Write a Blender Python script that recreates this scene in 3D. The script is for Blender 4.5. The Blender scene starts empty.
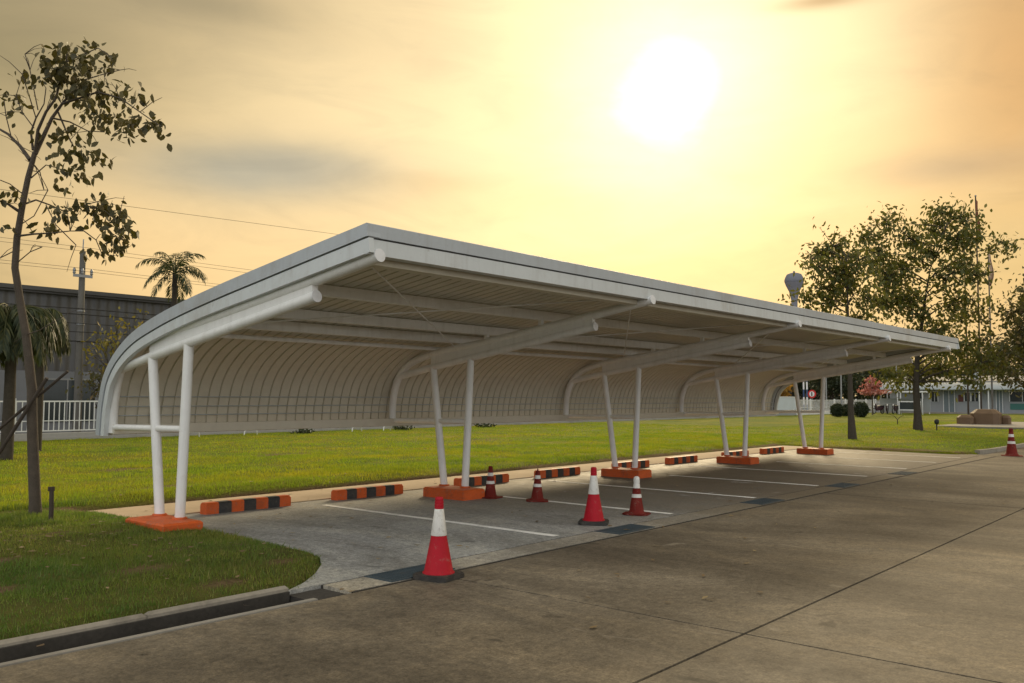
import bpy, math, random
import numpy as np
from mathutils import Vector, Matrix
random.seed(7); rng = np.random.default_rng(7)
C = bpy.context.scene.collection
R = math.radians
SC = bpy.context.scene

# ------------------------------------------------------------------ camera (X runs along the carport, Y away behind it)
F, HOR, AZ, H, ROLL = 886.1, 395.53, 40.4, 1.6, 0.29
pit = math.atan((HOR - 341.5) / F); a_ = R(AZ)
fw = Vector((math.cos(a_), math.sin(a_), 0)); rt = Vector((math.sin(a_), -math.cos(a_), 0)); up = Vector((0, 0, 1))
CF = fw * math.cos(pit) + up * math.sin(pit); U0 = up * math.cos(pit) - fw * math.sin(pit)
CR = rt * math.cos(R(ROLL)) + U0 * math.sin(R(ROLL)); CU = U0 * math.cos(R(ROLL)) - rt * math.sin(R(ROLL))
EYE = Vector((0, 0, H))
cam = bpy.data.cameras.new('Camera'); co = bpy.data.objects.new('Camera', cam); C.objects.link(co)
m = Matrix((CR, CU, -CF)).transposed().to_4x4(); m.translation = EYE; co.matrix_world = m
cam.sensor_width = 36; cam.lens = F / 1024 * 36; cam.clip_end = 4000; cam.clip_start = 0.1
SC.camera = co
def ray(x, y): return CF + CR * ((x - 512) / F) - CU * ((y - 341.5) / F)
def at_x(x, y, X): d = ray(x, y); return EYE + d * (X / d.x)
def at_y(x, y, Y): d = ray(x, y); return EYE + d * (Y / d.y)
def at_d(x, y, D): return EYE + ray(x, y) * D

# ------------------------------------------------------------------ materials
MATS = {}
def nodes(name):
    mt = bpy.data.materials.new(name); mt.use_nodes = True
    nt = mt.node_tree; b = nt.nodes['Principled BSDF']; MATS[name] = mt
    return mt, nt, b
def N(nt, t, **kw):
    n = nt.nodes.new(t)
    for k, v in kw.items(): setattr(n, k, v)
    return n
def coords(nt, scale=(1, 1, 1), rot=(0, 0, 0), src='Object'):
    tc = N(nt, 'ShaderNodeTexCoord'); mp = N(nt, 'ShaderNodeMapping')
    mp.inputs['Scale'].default_value = scale; mp.inputs['Rotation'].default_value = rot
    nt.links.new(tc.outputs[src], mp.inputs['Vector']); return mp.outputs['Vector']
def noise(nt, vec, scale, detail=5, rough=.6, dist=0):
    n = N(nt, 'ShaderNodeTexNoise'); n.inputs['Scale'].default_value = scale; n.inputs['Detail'].default_value = detail
    n.inputs['Roughness'].default_value = rough; n.inputs['Distortion'].default_value = dist
    nt.links.new(vec, n.inputs['Vector']); return n.outputs['Fac']
def ramp(nt, fac, stops, interp='LINEAR'):
    r = N(nt, 'ShaderNodeValToRGB'); e = r.color_ramp.elements; r.color_ramp.interpolation = interp
    while len(e) > 1: e.remove(e[-1])
    for i, (p, c) in enumerate(stops):
        el = e[0] if i == 0 else e.new(p)
        el.position = p; el.color = (*c, 1) if len(c) == 3 else c
    nt.links.new(fac, r.inputs['Fac']); return r.outputs['Color']
def mix(nt, fac, a, b, mode='MIX'):
    n = N(nt, 'ShaderNodeMix', data_type='RGBA', blend_type=mode)
    for s, v in ((n.inputs[0], fac), (n.inputs[6], a), (n.inputs[7], b)):
        if isinstance(v, (int, float)): s.default_value = v
        elif isinstance(v, tuple): s.default_value = (*v, 1)
        else: nt.links.new(v, s)
    return n.outputs[2]
def math_(nt, op, a, b=None, c=None, clamp=False):
    n = N(nt, 'ShaderNodeMath', operation=op); n.use_clamp = clamp
    for i, v in enumerate((a, b, c)):
        if v is None: continue
        if isinstance(v, (int, float)): n.inputs[i].default_value = v
        else: nt.links.new(v, n.inputs[i])
    return n.outputs[0]
def bump(nt, b, h, strength=.3, dist=.01):
    n = N(nt, 'ShaderNodeBump'); n.inputs['Strength'].default_value = strength; n.inputs['Distance'].default_value = dist
    nt.links.new(h, n.inputs['Height']); nt.links.new(n.outputs['Normal'], b.inputs['Normal'])
def simple(name, col, rough=.6, var=.18, scale=3., dirt=None, dirt_amt=.35, metallic=0, bmp=0, spec=.5, streak=0, speck=0):
    """base colour broken up by two noises and optional dirt blotches"""
    mt, nt, b = nodes(name); v = coords(nt)
    n1 = noise(nt, v, scale, 6, .65); n2 = noise(nt, v, scale * 9, 4, .6)
    lo = tuple(c * (1 - var) for c in col); hi = tuple(min(1, c * (1 + var)) for c in col)
    c = ramp(nt, n1, [(.3, lo), (.7, hi)])
    c = mix(nt, .35, c, ramp(nt, n2, [(.3, lo), (.7, hi)]))
    if dirt:
        d = ramp(nt, noise(nt, v, scale * .7, 8, .7, .5), [(.52, (0, 0, 0)), (.72, (dirt_amt,) * 3)])
        c = mix(nt, d, c, dirt)
    if streak:
        d = ramp(nt, noise(nt, coords(nt, (5, 5, .55)), 1.7, 6, .7, .2), [(.50, (0, 0, 0)), (.75, (streak,) * 3)]); c = mix(nt, d, c, (.20, .165, .115))
        d = ramp(nt, noise(nt, v, 14, 3, .7), [(.66, (0, 0, 0)), (.74, (streak,) * 3)]); c = mix(nt, d, c, (.17, .11, .06))
    if speck:
        d = ramp(nt, noise(nt, v, 11, 8, .8, .8), [(.56, (0, 0, 0)), (.64, (speck,) * 3)]); c = mix(nt, d, c, (.23, .20, .16))
        d = ramp(nt, noise(nt, coords(nt, (1, 1, .3)), 30, 4, .75), [(.6, (0, 0, 0)), (.7, (speck * .8,) * 3)]); c = mix(nt, d, c, (.09, .075, .06))
    nt.links.new(c, b.inputs['Base Color']); b.inputs['Roughness'].default_value = rough
    b.inputs['Metallic'].default_value = metallic; b.inputs['Specular IOR Level'].default_value = spec
    if bmp: bump(nt, b, n2, bmp, .01)
    return mt
def leafmat(name, stops, trans=.35, rough=.55, tcol=(.16, .17, .03), patch=0.):
    mt, nt, b = nodes(name)
    g = N(nt, 'ShaderNodeNewGeometry'); c = ramp(nt, g.outputs['Random Per Island'], stops)
    tc_ = tcol
    if patch:
        v = coords(nt); p1 = noise(nt, v, .33, 6, .7, .6); p2 = noise(nt, v, 1.5, 5, .7)
        k1 = ramp(nt, p1, [(.30, (.55, .78, .7)), (.46, (.9, 1, .9)), (.58, (1.15, 1.02, .9)), (.72, (1.6, 1.2, 1.1))]); k2 = ramp(nt, p2, [(.3, (.60, .62, .6)), (.5, (1, 1, 1)), (.72, (1.35, 1.2, 1.1))])
        k = mix(nt, patch, k1, k2, 'MULTIPLY'); c = mix(nt, 1.0, c, k, 'MULTIPLY'); tc_ = mix(nt, 1.0, tcol, k, 'MULTIPLY')
    nt.links.new(c, b.inputs['Base Color']); b.inputs['Roughness'].default_value = rough
    t = N(nt, 'ShaderNodeBsdfTranslucent')
    if patch: nt.links.new(tc_, t.inputs['Color'])
    else: t.inputs['Color'].default_value = (*tcol, 1)
    ms = N(nt, 'ShaderNodeMixShader'); ms.inputs[0].default_value = trans
    nt.links.new(b.outputs[0], ms.inputs[1]); nt.links.new(t.outputs[0], ms.inputs[2])
    nt.links.new(ms.outputs[0], nt.nodes['Material Output'].inputs['Surface'])
    return mt

simple('white_paint', (.84, .845, .83), .38, .05, 1.2, (.45, .40, .30), .35, streak=.16)
simple('cladding', (.63, .60, .50), .45, .09, .8, (.36, .31, .22), .35)
simple('flashing', (.43, .47, .50), .40, .08, 1.5, (.28, .25, .20), .5, streak=.20)
simple('flashing_pale', (.60, .64, .65), .40, .06, 1.5, (.36, .33, .27), .5, streak=.20)
simple('dark_gap', (.03, .03, .03), .9); simple('seam_grey', (.13, .135, .135), .8)
simple('orange_paint', (.62, .10, .012), .6, .18, 6, (.16, .06, .03), .65, bmp=.3, speck=.7)
simple('black_paint', (.025, .027, .03), .6, .3, 6, (.10, .085, .065), .5, bmp=.3, speck=.3)
simple('cone_red', (.40, .006, .018), .62, .16, 6, (.20, .02, .02), .6, spec=.25, speck=.28)
simple('cone_dull_red', (.17, .018, .013), .75, .28, 9, (.08, .028, .02), .7, spec=.2, speck=.6)
simple('cone_white', (.72, .71, .67), .5, .1, 9, (.40, .35, .28), .6, speck=.5)
simple('cone_rubber', (.035, .032, .03), .7, .3, 8, (.14, .11, .08), .5)
simple('channel_dirt_shade', (.045, .04, .034), .95, .45, 3, bmp=.5)  # dark tone holds the channel's dirt and also its shade
simple('kerb_concrete', (.30, .27, .22), .9, .22, 3, (.10, .09, .07), .65, bmp=.5)
simple('pale_concrete', (.29, .27, .235), .9, .15, 2, (.18, .16, .13), .5, bmp=.3)
simple('wall_concrete', (.34, .33, .31), .9, .15, .8, (.15, .14, .12), .6, bmp=.3)
simple('walk_concrete', (.50, .38, .25), .9, .13, 1.2, (.24, .16, .09), .5, bmp=.3)
simple('line_paint', (.9, .9, .88), .7, .08, 4, (.34, .31, .27), .65, speck=.5)
simple('bark', (.085, .067, .05), .9, .35, 9, (.05, .045, .035), .6, bmp=.8)
simple('dark_bark', (.05, .04, .03), .9, .35, 9, bmp=.8)
simple('dead_wood', (.055, .042, .032), .9, .4, 9, bmp=.6)
simple('fence_white', (.74, .75, .76), .5, .06, 2, (.4, .37, .3), .4)
simple('pole_concrete', (.13, .125, .115), .9, .15, 1, (.2, .18, .15), .5)
simple('steel', (.28, .29, .30), .45, .1, 3, metallic=.6)
simple('cable_black', (.02, .02, .02), .6)
simple('dark_glass', (.03, .04, .045), .12, .2, 1)
simple('door_grey', (.16, .20, .22), .5, .1, 2)
simple('building_white', (.31, .33, .35), .8, .08, .5, (.35, .33, .3), .4)
simple('awning', (.37, .41, .43), .5, .08, .6, (.4, .38, .33), .4)
simple('red_board', (.12, .035, .03), .6, .1, 2)
simple('green_board', (.04, .16, .14), .5, .1, 2)
simple('plinth_tile', (.15, .092, .05), .6, .18, 2, (.14, .08, .05), .5)
simple('tower_concrete', (.23, .24, .28), .8, .06, .1)
simple('tower_bowl', (.17, .18, .22), .7, .08, .3)
simple('sign_red', (.62, .03, .03), .4, .05, 2); simple('sign_white', (.8, .8, .8), .4, .03, 2)
simple('blue_paint', (.05, .09, .20), .5, .1, 3)
simple('flag_brown', (.24, .09, .05), .9, .2, 2); simple('flag_pale', (.50, .36, .26), .9, .15, 2)
simple('panel_blue_white', (.56, .62, .68), .5, .06, .6, (.4, .4, .4), .3)
simple('shed_beige', (.42, .34, .25), .8, .1, .6); simple('roof_sheet', (.25, .25, .24), .6, .1, .5)
simple('bike_black', (.02, .02, .022), .35, .2, 5); simple('bike_red', (.06, .03, .035), .35, .1, 5); simple('bike_grey', (.3, .3, .3), .4, .1, 5)
simple('soil', (.10, .072, .045), .95, .3, 2, bmp=.5)
leafmat('leaf_near', [(0, (.02, .022, .007)), (.5, (.04, .04, .011)), (.85, (.075, .066, .016)), (1, (.11, .075, .02))], .22, tcol=(.14, .12, .02))
leafmat('leaf_green', [(0, (.025, .045, .012)), (.5, (.05, .075, .02)), (.85, (.09, .115, .03)), (1, (.15, .14, .035))], .35, tcol=(.18, .20, .03))
leafmat('leaf_lawn', [(0, (.035, .052, .012)), (.5, (.07, .088, .02)), (.85, (.12, .125, .028)), (1, (.18, .13, .03))], .38, tcol=(.20, .20, .03))
leafmat('leaf_olive', [(0, (.04, .042, .014)), (.6, (.075, .07, .022)), (1, (.15, .09, .03))], .3)
leafmat('leaf_yellow', [(0, (.09, .10, .02)), (.6, (.19, .17, .03)), (1, (.30, .20, .03))], .4, tcol=(.3, .26, .03))
leafmat('leaf_orange', [(0, (.16, .09, .015)), (.6, (.30, .17, .03)), (1, (.38, .26, .04))], .4, tcol=(.4, .22, .03))
leafmat('leaf_fallen', [(0, (.10, .06, .03)), (.5, (.20, .13, .06)), (1, (.32, .24, .12))], .1)
leafmat('leaf_dark', [(0, (.012, .022, .010)), (.6, (.025, .040, .014)), (1, (.05, .065, .02))], .2, tcol=(.08, .1, .03))
leafmat('leaf_palm', [(0, (.012, .026, .007)), (.6, (.028, .044, .010)), (1, (.08, .08, .016))], .25, tcol=(.10, .13, .02))
leafmat('petal_pink', [(0, (.36, .13, .11)), (.6, (.50, .23, .19)), (1, (.58, .34, .29))], .35, tcol=(.6, .2, .15))
leafmat('grass_blade', [(0, (.050, .105, .020)), (.45, (.10, .165, .028)), (.8, (.175, .215, .042)), (1, (.36, .31, .14))], .4, tcol=(.22, .34, .035), patch=.9)
leafmat('grass_far_bright', [(0, (.085, .17, .010)), (.5, (.16, .245, .012)), (.85, (.27, .30, .016)), (1, (.40, .33, .06))], .45, tcol=(.40, .47, .02), patch=.8)  # far blades brighter than near ones: brightness falloff put into the colour

def concrete(name, cols, streak, crack=0., rough=.82, dirt=None):
    mt, nt, b = nodes(name); v = coords(nt)
    big = noise(nt, v, .35, 6, .62, .4)
    vs = coords(nt, (1, .22, 1), (0, 0, R(-50))); st = noise(nt, vs, .8, 6, .68, .3)
    fine = noise(nt, v, 55, 3, .7); mid = noise(nt, v, 4, 7, .72)
    c = ramp(nt, big, [(.28, cols[0]), (.5, cols[1]), (.72, cols[2])])
    s = ramp(nt, st, [(.36, (1, 1, 1)), (.62, (0, 0, 0))])
    c = mix(nt, math_(nt, 'MULTIPLY', s, .62), c, streak)
    m_ = ramp(nt, mid, [(.25, (.62,) * 3), (.5, (1,) * 3), (.78, (1.25, 1.22, 1.15))])
    c = mix(nt, .75, c, m_, 'MULTIPLY')
    f_ = ramp(nt, fine, [(.25, (.5,) * 3), (.75, (1.45,) * 3)])
    c = mix(nt, .9, c, f_, 'MULTIPLY')
    gr = noise(nt, v, 17, 4, .75); c = mix(nt, .8, c, ramp(nt, gr, [(.28, (.48,) * 3), (.72, (1.5, 1.48, 1.42))]), 'MULTIPLY')
    lg = noise(nt, coords(nt, (1, .45, 1), (0, 0, R(-48))), .55, 9, .78, .8); c = mix(nt, .8, c, ramp(nt, lg, [(.32, (.46, .44, .42)), (.5, (1, 1, 1)), (.68, (1.75, 1.68, 1.52))]), 'MULTIPLY')
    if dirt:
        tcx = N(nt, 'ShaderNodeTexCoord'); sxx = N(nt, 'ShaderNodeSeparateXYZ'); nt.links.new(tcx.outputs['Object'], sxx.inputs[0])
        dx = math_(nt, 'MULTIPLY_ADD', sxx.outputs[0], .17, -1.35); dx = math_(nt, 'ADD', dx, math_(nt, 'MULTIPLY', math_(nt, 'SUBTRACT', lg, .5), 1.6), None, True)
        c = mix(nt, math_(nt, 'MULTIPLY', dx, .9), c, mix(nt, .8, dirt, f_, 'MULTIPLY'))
    # small oil spots and pale scuffs with a shape of their own
    sp = ramp(nt, noise(nt, v, 2.6, 4, .6, .6), [(.64, (0, 0, 0)), (.72, (.75,) * 3)])
    c = mix(nt, sp, c, tuple(x * .45 for x in cols[0]))
    sc = ramp(nt, noise(nt, coords(nt, (1.3, 1, 1), (0, 0, .4)), 1.2, 4, .6, 1.2), [(.66, (0, 0, 0)), (.75, (.45,) * 3)])
    c = mix(nt, sc, c, tuple(min(1, x * 1.5) for x in cols[2]))
    if crack:
        vo = N(nt, 'ShaderNodeTexVoronoi', feature='DISTANCE_TO_EDGE'); vo.inputs['Scale'].default_value = .16
        wv = N(nt, 'ShaderNodeVectorMath', operation='ADD'); nz = N(nt, 'ShaderNodeTexNoise'); nz.inputs['Scale'].default_value = .7
        nz.inputs['Detail'].default_value = 6; nt.links.new(v, nz.inputs['Vector'])
        nt.links.new(v, wv.inputs[0]); nt.links.new(nz.outputs['Color'], wv.inputs[1]); nt.links.new(wv.outputs[0], vo.inputs['Vector'])
        k = ramp(nt, vo.outputs['Distance'], [(0, (crack,) * 3), (.0012, (0, 0, 0))])
        c = mix(nt, k, c, (.03, .026, .02))
    nt.links.new(c, b.inputs['Base Color'])
    rr = math_(nt, 'MULTIPLY_ADD', mid, .45, rough - .36); nt.links.new(rr, b.inputs['Roughness'])
    b.inputs['Specular IOR Level'].default_value = .4
    h = math_(nt, 'ADD', fine, math_(nt, 'MULTIPLY', mid, 1.2)); bump(nt, b, h, .35, .006)
    return mt
concrete('apron', [(.105, .088, .065), (.168, .143, .108), (.255, .222, .172)], (.066, .054, .04))
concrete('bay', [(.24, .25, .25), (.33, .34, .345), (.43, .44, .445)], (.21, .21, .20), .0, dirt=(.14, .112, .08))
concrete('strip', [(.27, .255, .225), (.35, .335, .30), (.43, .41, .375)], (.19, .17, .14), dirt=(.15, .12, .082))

def lawnmat():
    mt, nt, b = nodes('lawn'); v = coords(nt)
    big = noise(nt, v, .22, 5, .6, .5); mid = noise(nt, v, 1.6, 6, .7); fine = noise(nt, v, 26, 4, .8)
    far = noise(nt, coords(nt, (.5, 1.4, 1), (0, 0, R(40))), .5, 6, .7)
    c1 = ramp(nt, big, [(.3, (.085, .135, .013)), (.5, (.16, .195, .015)), (.7, (.27, .25, .022))])
    c2 = ramp(nt, far, [(.3, (.08, .14, .012)), (.6, (.23, .235, .018))])
    c = mix(nt, .45, c1, c2)
    c = mix(nt, .8, c, ramp(nt, noise(nt, v, .33, 6, .7, .6), [(.30, (.6, .8, .7)), (.46, (.9, 1, .9)), (.58, (1.15, 1.02, .9)), (.72, (1.5, 1.12, 1.0))]), 'MULTIPLY')
    c = mix(nt, .65, c, ramp(nt, mid, [(.28, (.62, .62, .55)), (.75, (1.3, 1.25, 1.2))]), 'MULTIPLY')
    c = mix(nt, .8, c, ramp(nt, fine, [(.28, (.42, .42, .4)), (.72, (1.5, 1.5, 1.4))]), 'MULTIPLY')
    at = N(nt, 'ShaderNodeAttribute', attribute_name='bare')
    near = N(nt, 'ShaderNodeAttribute', attribute_name='near_dim')
    thatch = ramp(nt, mid, [(.3, (.05, .06, .02)), (.7, (.14, .125, .045))])
    c = mix(nt, near.outputs['Fac'], c, thatch)  # near lawn dimmed by colour, standing in for the darker image corner
    soil = ramp(nt, fine, [(.3, (.08, .05, .025)), (.7, (.26, .18, .10))])
    c = mix(nt, at.outputs['Fac'], c, soil)
    nt.links.new(c, b.inputs['Base Color']); b.inputs['Roughness'].default_value = .95
    b.inputs['Specular IOR Level'].default_value = .1
    bump(nt, b, math_(nt, 'ADD', fine, mid), .9, .05)
lawnmat()

def corrugated(name, col, per):
    mt, nt, b = nodes(name); tc = N(nt, 'ShaderNodeTexCoord'); sx = N(nt, 'ShaderNodeSeparateXYZ'); nt.links.new(tc.outputs['Object'], sx.inputs[0])
    w = math_(nt, 'SINE', math_(nt, 'MULTIPLY', sx.outputs[0], 2 * math.pi / per))
    v = coords(nt, (1, 1, .15)); n = noise(nt, v, .5, 7, .7)
    c = ramp(nt, n, [(.3, tuple(x * .75 for x in col)), (.7, tuple(x * 1.15 for x in col))])
    nt.links.new(c, b.inputs['Base Color']); b.inputs['Roughness'].default_value = .6
    bump(nt, b, w, .8, .05)
corrugated('warehouse_sheet', (.10, .10, .102), .45)

# ------------------------------------------------------------------ mesh helper
class MB:
    def __init__(s): s.v = []; s.f = []; s.sm = []
    def add(s, vs, fs, smooth=False):
        o = len(s.v); s.v += [tuple(x) for x in vs]; s.f += [tuple(i + o for i in f) for f in fs]; s.sm += [smooth] * len(fs); return s
    def box(s, x0, x1, y0, y1, z0, z1):
        v = [(x0, y0, z0), (x1, y0, z0), (x1, y1, z0), (x0, y1, z0), (x0, y0, z1), (x1, y0, z1), (x1, y1, z1), (x0, y1, z1)]
        return s.add(v, [(0, 3, 2, 1), (4, 5, 6, 7), (0, 1, 5, 4), (1, 2, 6, 5), (2, 3, 7, 6), (3, 0, 4, 7)])
    def bbox(s, x0, x1, y0, y1, z0, z1, b=.015):
        """box with chamfered top edges"""
        v = [(x0, y0, z0), (x1, y0, z0), (x1, y1, z0), (x0, y1, z0), (x0, y0, z1 - b), (x1, y0, z1 - b), (x1, y1, z1 - b), (x0, y1, z1 - b),
             (x0 + b, y0 + b, z1), (x1 - b, y0 + b, z1), (x1 - b, y1 - b, z1), (x0 + b, y1 - b, z1)]
        fs = [(0, 3, 2, 1), (8, 9, 10, 11)]
        for i in range(4):
            j = (i + 1) % 4; fs += [(i, j, 4 + j, 4 + i), (4 + i, 4 + j, 8 + j, 8 + i)]
        return s.add(v, fs)
    def prism(s, poly, axis, a, b):
        """poly of (u, w) extruded along axis 0 / 1 / 2"""
        def p(u, w, t): return (t, u, w) if axis == 0 else (u, t, w) if axis == 1 else (u, w, t)
        n = len(poly); vs = [p(*q, a) for q in poly] + [p(*q, b) for q in poly]
        return s.add(vs, [tuple(range(n))[::-1], tuple(range(n, 2 * n))] + [(i, (i + 1) % n, n + (i + 1) % n, n + i) for i in range(n)])
    def tube(s, pts, r, n=12, caps=True):
        pts = [Vector(p) for p in pts]; k = len(pts); rs = r if isinstance(r, (list, tuple)) else [r] * k
        t = (pts[1] - pts[0]).normalized(); u = t.orthogonal().normalized(); vs = []
        for i, p in enumerate(pts):
            d = (pts[min(i + 1, k - 1)] - pts[max(i - 1, 0)]).normalized()
            u = (u - d * u.dot(d)).normalized(); w = d.cross(u)
            for j in range(n):
                a = 2 * math.pi * j / n; vs.append(p + (u * math.cos(a) + w * math.sin(a)) * rs[i])
        fs = [(i * n + j, i * n + (j + 1) % n, (i + 1) * n + (j + 1) % n, (i + 1) * n + j) for i in range(k - 1) for j in range(n)]
        s.add(vs, fs, True)
        if caps: s.add(vs[:n], [tuple(range(n))[::-1]]); s.add(vs[-n:], [tuple(range(n))])
        return s
    def lathe(s, prof, n=24, at=(0, 0, 0), jit=0):
        vs = []
        for r, z in prof:
            for j in range(n):
                a = 2 * math.pi * j / n; q = r * (1 + random.uniform(-jit, jit)); vs.append((at[0] + q * math.cos(a), at[1] + q * math.sin(a), at[2] + z))
        k = len(prof)
        fs = [(i * n + j, i * n + (j + 1) % n, (i + 1) * n + (j + 1) % n, (i + 1) * n + j) for i in range(k - 1) for j in range(n)]
        s.add(vs, fs, True); s.add(vs[-n:], [tuple(range(n))]); s.add(vs[:n], [tuple(range(n))[::-1]]); return s
    def build(s, name, mat, parent=None):
        me = bpy.data.meshes.new(name); me.from_pydata(s.v, [], s.f)
        me.polygons.foreach_set('use_smooth', s.sm)
        me.materials.append(MATS[mat] if isinstance(mat, str) else mat); me.update()
        o = bpy.data.objects.new(name, me); C.objects.link(o)
        if parent: o.parent = parent
        return o
def tag(o, label=None, cat=None, group=None, kind=None):
    for k, v in (('label', label), ('category', cat), ('group', group), ('kind', kind)):
        if v: o[k] = v
    return o
def empty(name, loc, label, cat, group=None, rz=0):
    o = bpy.data.objects.new(name, None); C.objects.link(o); o.location = loc; o.rotation_euler = (0, 0, rz)
    o.empty_display_size = .1
    return tag(o, label, cat, group)
def copy_tree(o, parent=None):
    c = o.copy(); C.objects.link(c)
    if parent: c.parent = parent
    for ch in list(o.children): copy_tree(ch, c)
    return c
def structure(o): o['kind'] = 'structure'; return o
def fast_mesh(name, V, nper, mat, parent=None, faces=None):
    """V: (n*nper, 3) array, every nper verts one n-gon"""
    n = len(V) // nper; me = bpy.data.meshes.new(name)
    me.vertices.add(len(V)); me.vertices.foreach_set('co', V.astype(np.float32).ravel())
    me.loops.add(len(V)); me.loops.foreach_set('vertex_index', np.arange(len(V), dtype=np.int32))
    me.polygons.add(n); me.polygons.foreach_set('loop_start', np.arange(0, len(V), nper, dtype=np.int32))
    me.materials.append(MATS[mat]); me.update(calc_edges=True); me.validate()
    o = bpy.data.objects.new(name, me); C.objects.link(o)
    if parent: o.parent = parent
    return o

# ------------------------------------------------------------------ ground
o = MB().add([(-400, -400, -.3), (1600, -400, -.3), (1600, 1600, -.3), (-400, 1600, -.3)], [(0, 1, 2, 3)]).build('ground', 'soil'); structure(o)
def grid_plane(x0, x1, y0, y1, z, mb=None):
    mb = mb or MB(); return mb.add([(x0, y0, z), (x1, y0, z), (x1, y1, z), (x0, y1, z)], [(0, 1, 2, 3)])
# concrete apron cast in slabs with open joints between them
mb = MB(); g = .011
JX = [-40, -12.4, -3.4, 5.67, 14.75, 23.8, 33, 42, 60, 140]; JY = [-60, -6.3, 2.75, 5.70]; gy = .012
for i in range(len(JX) - 1):
    for j in range(len(JY) - 1):
        y1 = JY[j + 1] - gy
        if 5.6 < JX[i] < 5.7 or True: mb.box(JX[i] + g, JX[i + 1] - g, JY[j] + gy, y1, -.12, 0)
structure(mb.build('apron', 'apron'))
structure(grid_plane(-40, 140, -60, 5.70, -.03).build('joint_filler', 'dark_gap'))
# drain strip: open channel on the left, covered with a concrete strip along the bays
mb = MB()
mb.box(-40, 4.38, 5.706, 5.762, -.3, .006)
structure(mb.build('gutter_edge', 'pale_concrete'))
structure(MB().box(-40, 4.75, 5.762, 6.105, -.29, -.24).box(-40, 4.39, 6.085, 6.108, -.24, .005).build('gutter_bed', 'channel_dirt_shade'))
structure(MB().box(4.75, 27.2, 5.76, 6.118, -.2, -.002).build('drain_strip', 'strip'))
structure(MB().box(4.40, 4.742, 5.716, 6.13, -.2, -.03).build('drain_mouth', 'channel_dirt_shade'))
structure(MB().box(4.75, 27.2, 5.722, 5.748, -.2, -.004).box(4.75, 27.2, 6.12, 6.15, -.2, -.008).build('drain_edge', 'channel_dirt_shade'))
# kerb along the near lawn, in cast lengths
mb = MB(); x = -40.
while x < 4.3:
    x1 = min(x + 1.2, 4.40); dz = random.uniform(-.006, .006)
    mb.bbox(x + .004, x1 - .004, 6.11, 6.168, -.2, .045 + dz, .02); x = x1
structure(mb.build('kerb', 'kerb_concrete'))
# parking bay slab with its rounded corner
corner = [(5.62, 8.6), (5.57, 7.24), (5.30, 6.86), (5.0, 6.56), (4.7, 6.32), (4.42, 6.16)]
poly = corner + [(4.42, 6.152), (27.25, 6.152), (27.25, 11.03), (5.70, 11.03), (5.70, 9.6)]
structure(MB().prism(poly, 2, -.2, -.002).build('parking_bay', 'bay'))
# pale walkway behind the wheel stops
mb = MB(); x = 5.50
while x < 28:
    x1 = min(x + 2.45, 28.1); mb.box(x + .004, x1 - .004, 11.04, 12.22, -.2, .012 + random.uniform(-.003, .003)); x = x1
structure(mb.build('walkway', 'walk_concrete'))
# painted bay lines
for k in range(6):
    X = 8.13 + 2.585 * k; mb = MB(); ye = (10.5, 9.3, 10.4, 9.3, 10.6, 9.3)[k] if k else 10.5; ye = max(ye, 10.0) if k == 4 else ye
    n = 26; L = [6.24 + (ye - 6.24) * i / n for i in range(n + 1)]
    vs = []
    for y in L: vs += [(X - .058 + random.uniform(-.008, .008), y, .002), (X + .058 + random.uniform(-.008, .008), y, .002)]
    mb.add(vs, [(2 * i, 2 * i + 1, 2 * i + 3, 2 * i + 2) for i in range(n)])
    structure(mb.build('painted_line', 'line_paint'))
for X in (23.6, 25.9): structure(grid_plane(X - .05, X + .05, 6.3, 10.6, .002).build('painted_line', 'line_paint'))
# far kerb where the lawn meets the drive at the right
mb = MB(); cx = [(28.3, 6.36), (29.3, 6.22), (33, 6.15), (45, 6.15), (60, 6.15), (90, 6.15)]
for (xa, ya), (xb, yb) in zip(cx[:-1], cx[1:]):
    d = Vector((xb - xa, yb - ya, 0)).normalized(); q = Vector((-d.y, d.x, 0)) * .14
    mb.add([(xa, ya, -.1), (xb, yb, -.1), (xb + q.x, yb + q.y, -.1), (xa + q.x, ya + q.y, -.1), (xa, ya, .1), (xb, yb, .1), (xb + q.x, yb + q.y, .1), (xa + q.x, ya + q.y, .1)],
           [(4, 5, 6, 7), (0, 1, 5, 4), (2, 3, 7, 6), (0, 4, 7, 3), (1, 2, 6, 5)])
structure(mb.build('kerb', 'kerb_concrete'))
structure(MB().box(27.21, 140, 5.706, 6.14, -.2, -.003).build('drive_edge', 'apron'))
structure(MB().box(27.26, 27.9, 6.145, 11.9, -.2, -.006).build('bay_end', 'apron'))

# lawn: one grid, sunk under the paving where there is none
def seg_dist(P, a, b):
    a = np.array(a); b = np.array(b); d = b - a; t = np.clip(((P - a) @ d) / (d @ d), 0, 1); return np.linalg.norm(P - a - t[:, None] * d, axis=1)
pave = corner[::-1] + [(5.70, 9.6), (5.55, 11.0), (5.50, 12.26), (27.9, 12.1), (27.5, 8.5), (27.35, 6.9), (27.6, 6.6), (28.0, 6.42), (29.3, 6.34), (33, 6.27), (97, 6.27), (97, 2), (-40, 2), (-40, 6.15)]
def pave_sd(P):
    """>0 on the lawn, <0 on the paving"""
    n = len(pave); d = np.full(len(P), 1e9); inside = np.zeros(len(P), bool)
    for i in range(n):
        a = pave[i]; b = pave[(i + 1) % n]; d = np.minimum(d, seg_dist(P, a, b))
        if a[1] != b[1]:
            c = (a[1] > P[:, 1]) != (b[1] > P[:, 1]); xx = (b[0] - a[0]) * (P[:, 1] - a[1]) / (b[1] - a[1]) + a[0]; inside ^= c & (P[:, 0] < xx)
    return np.where(inside, -d, d)
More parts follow.
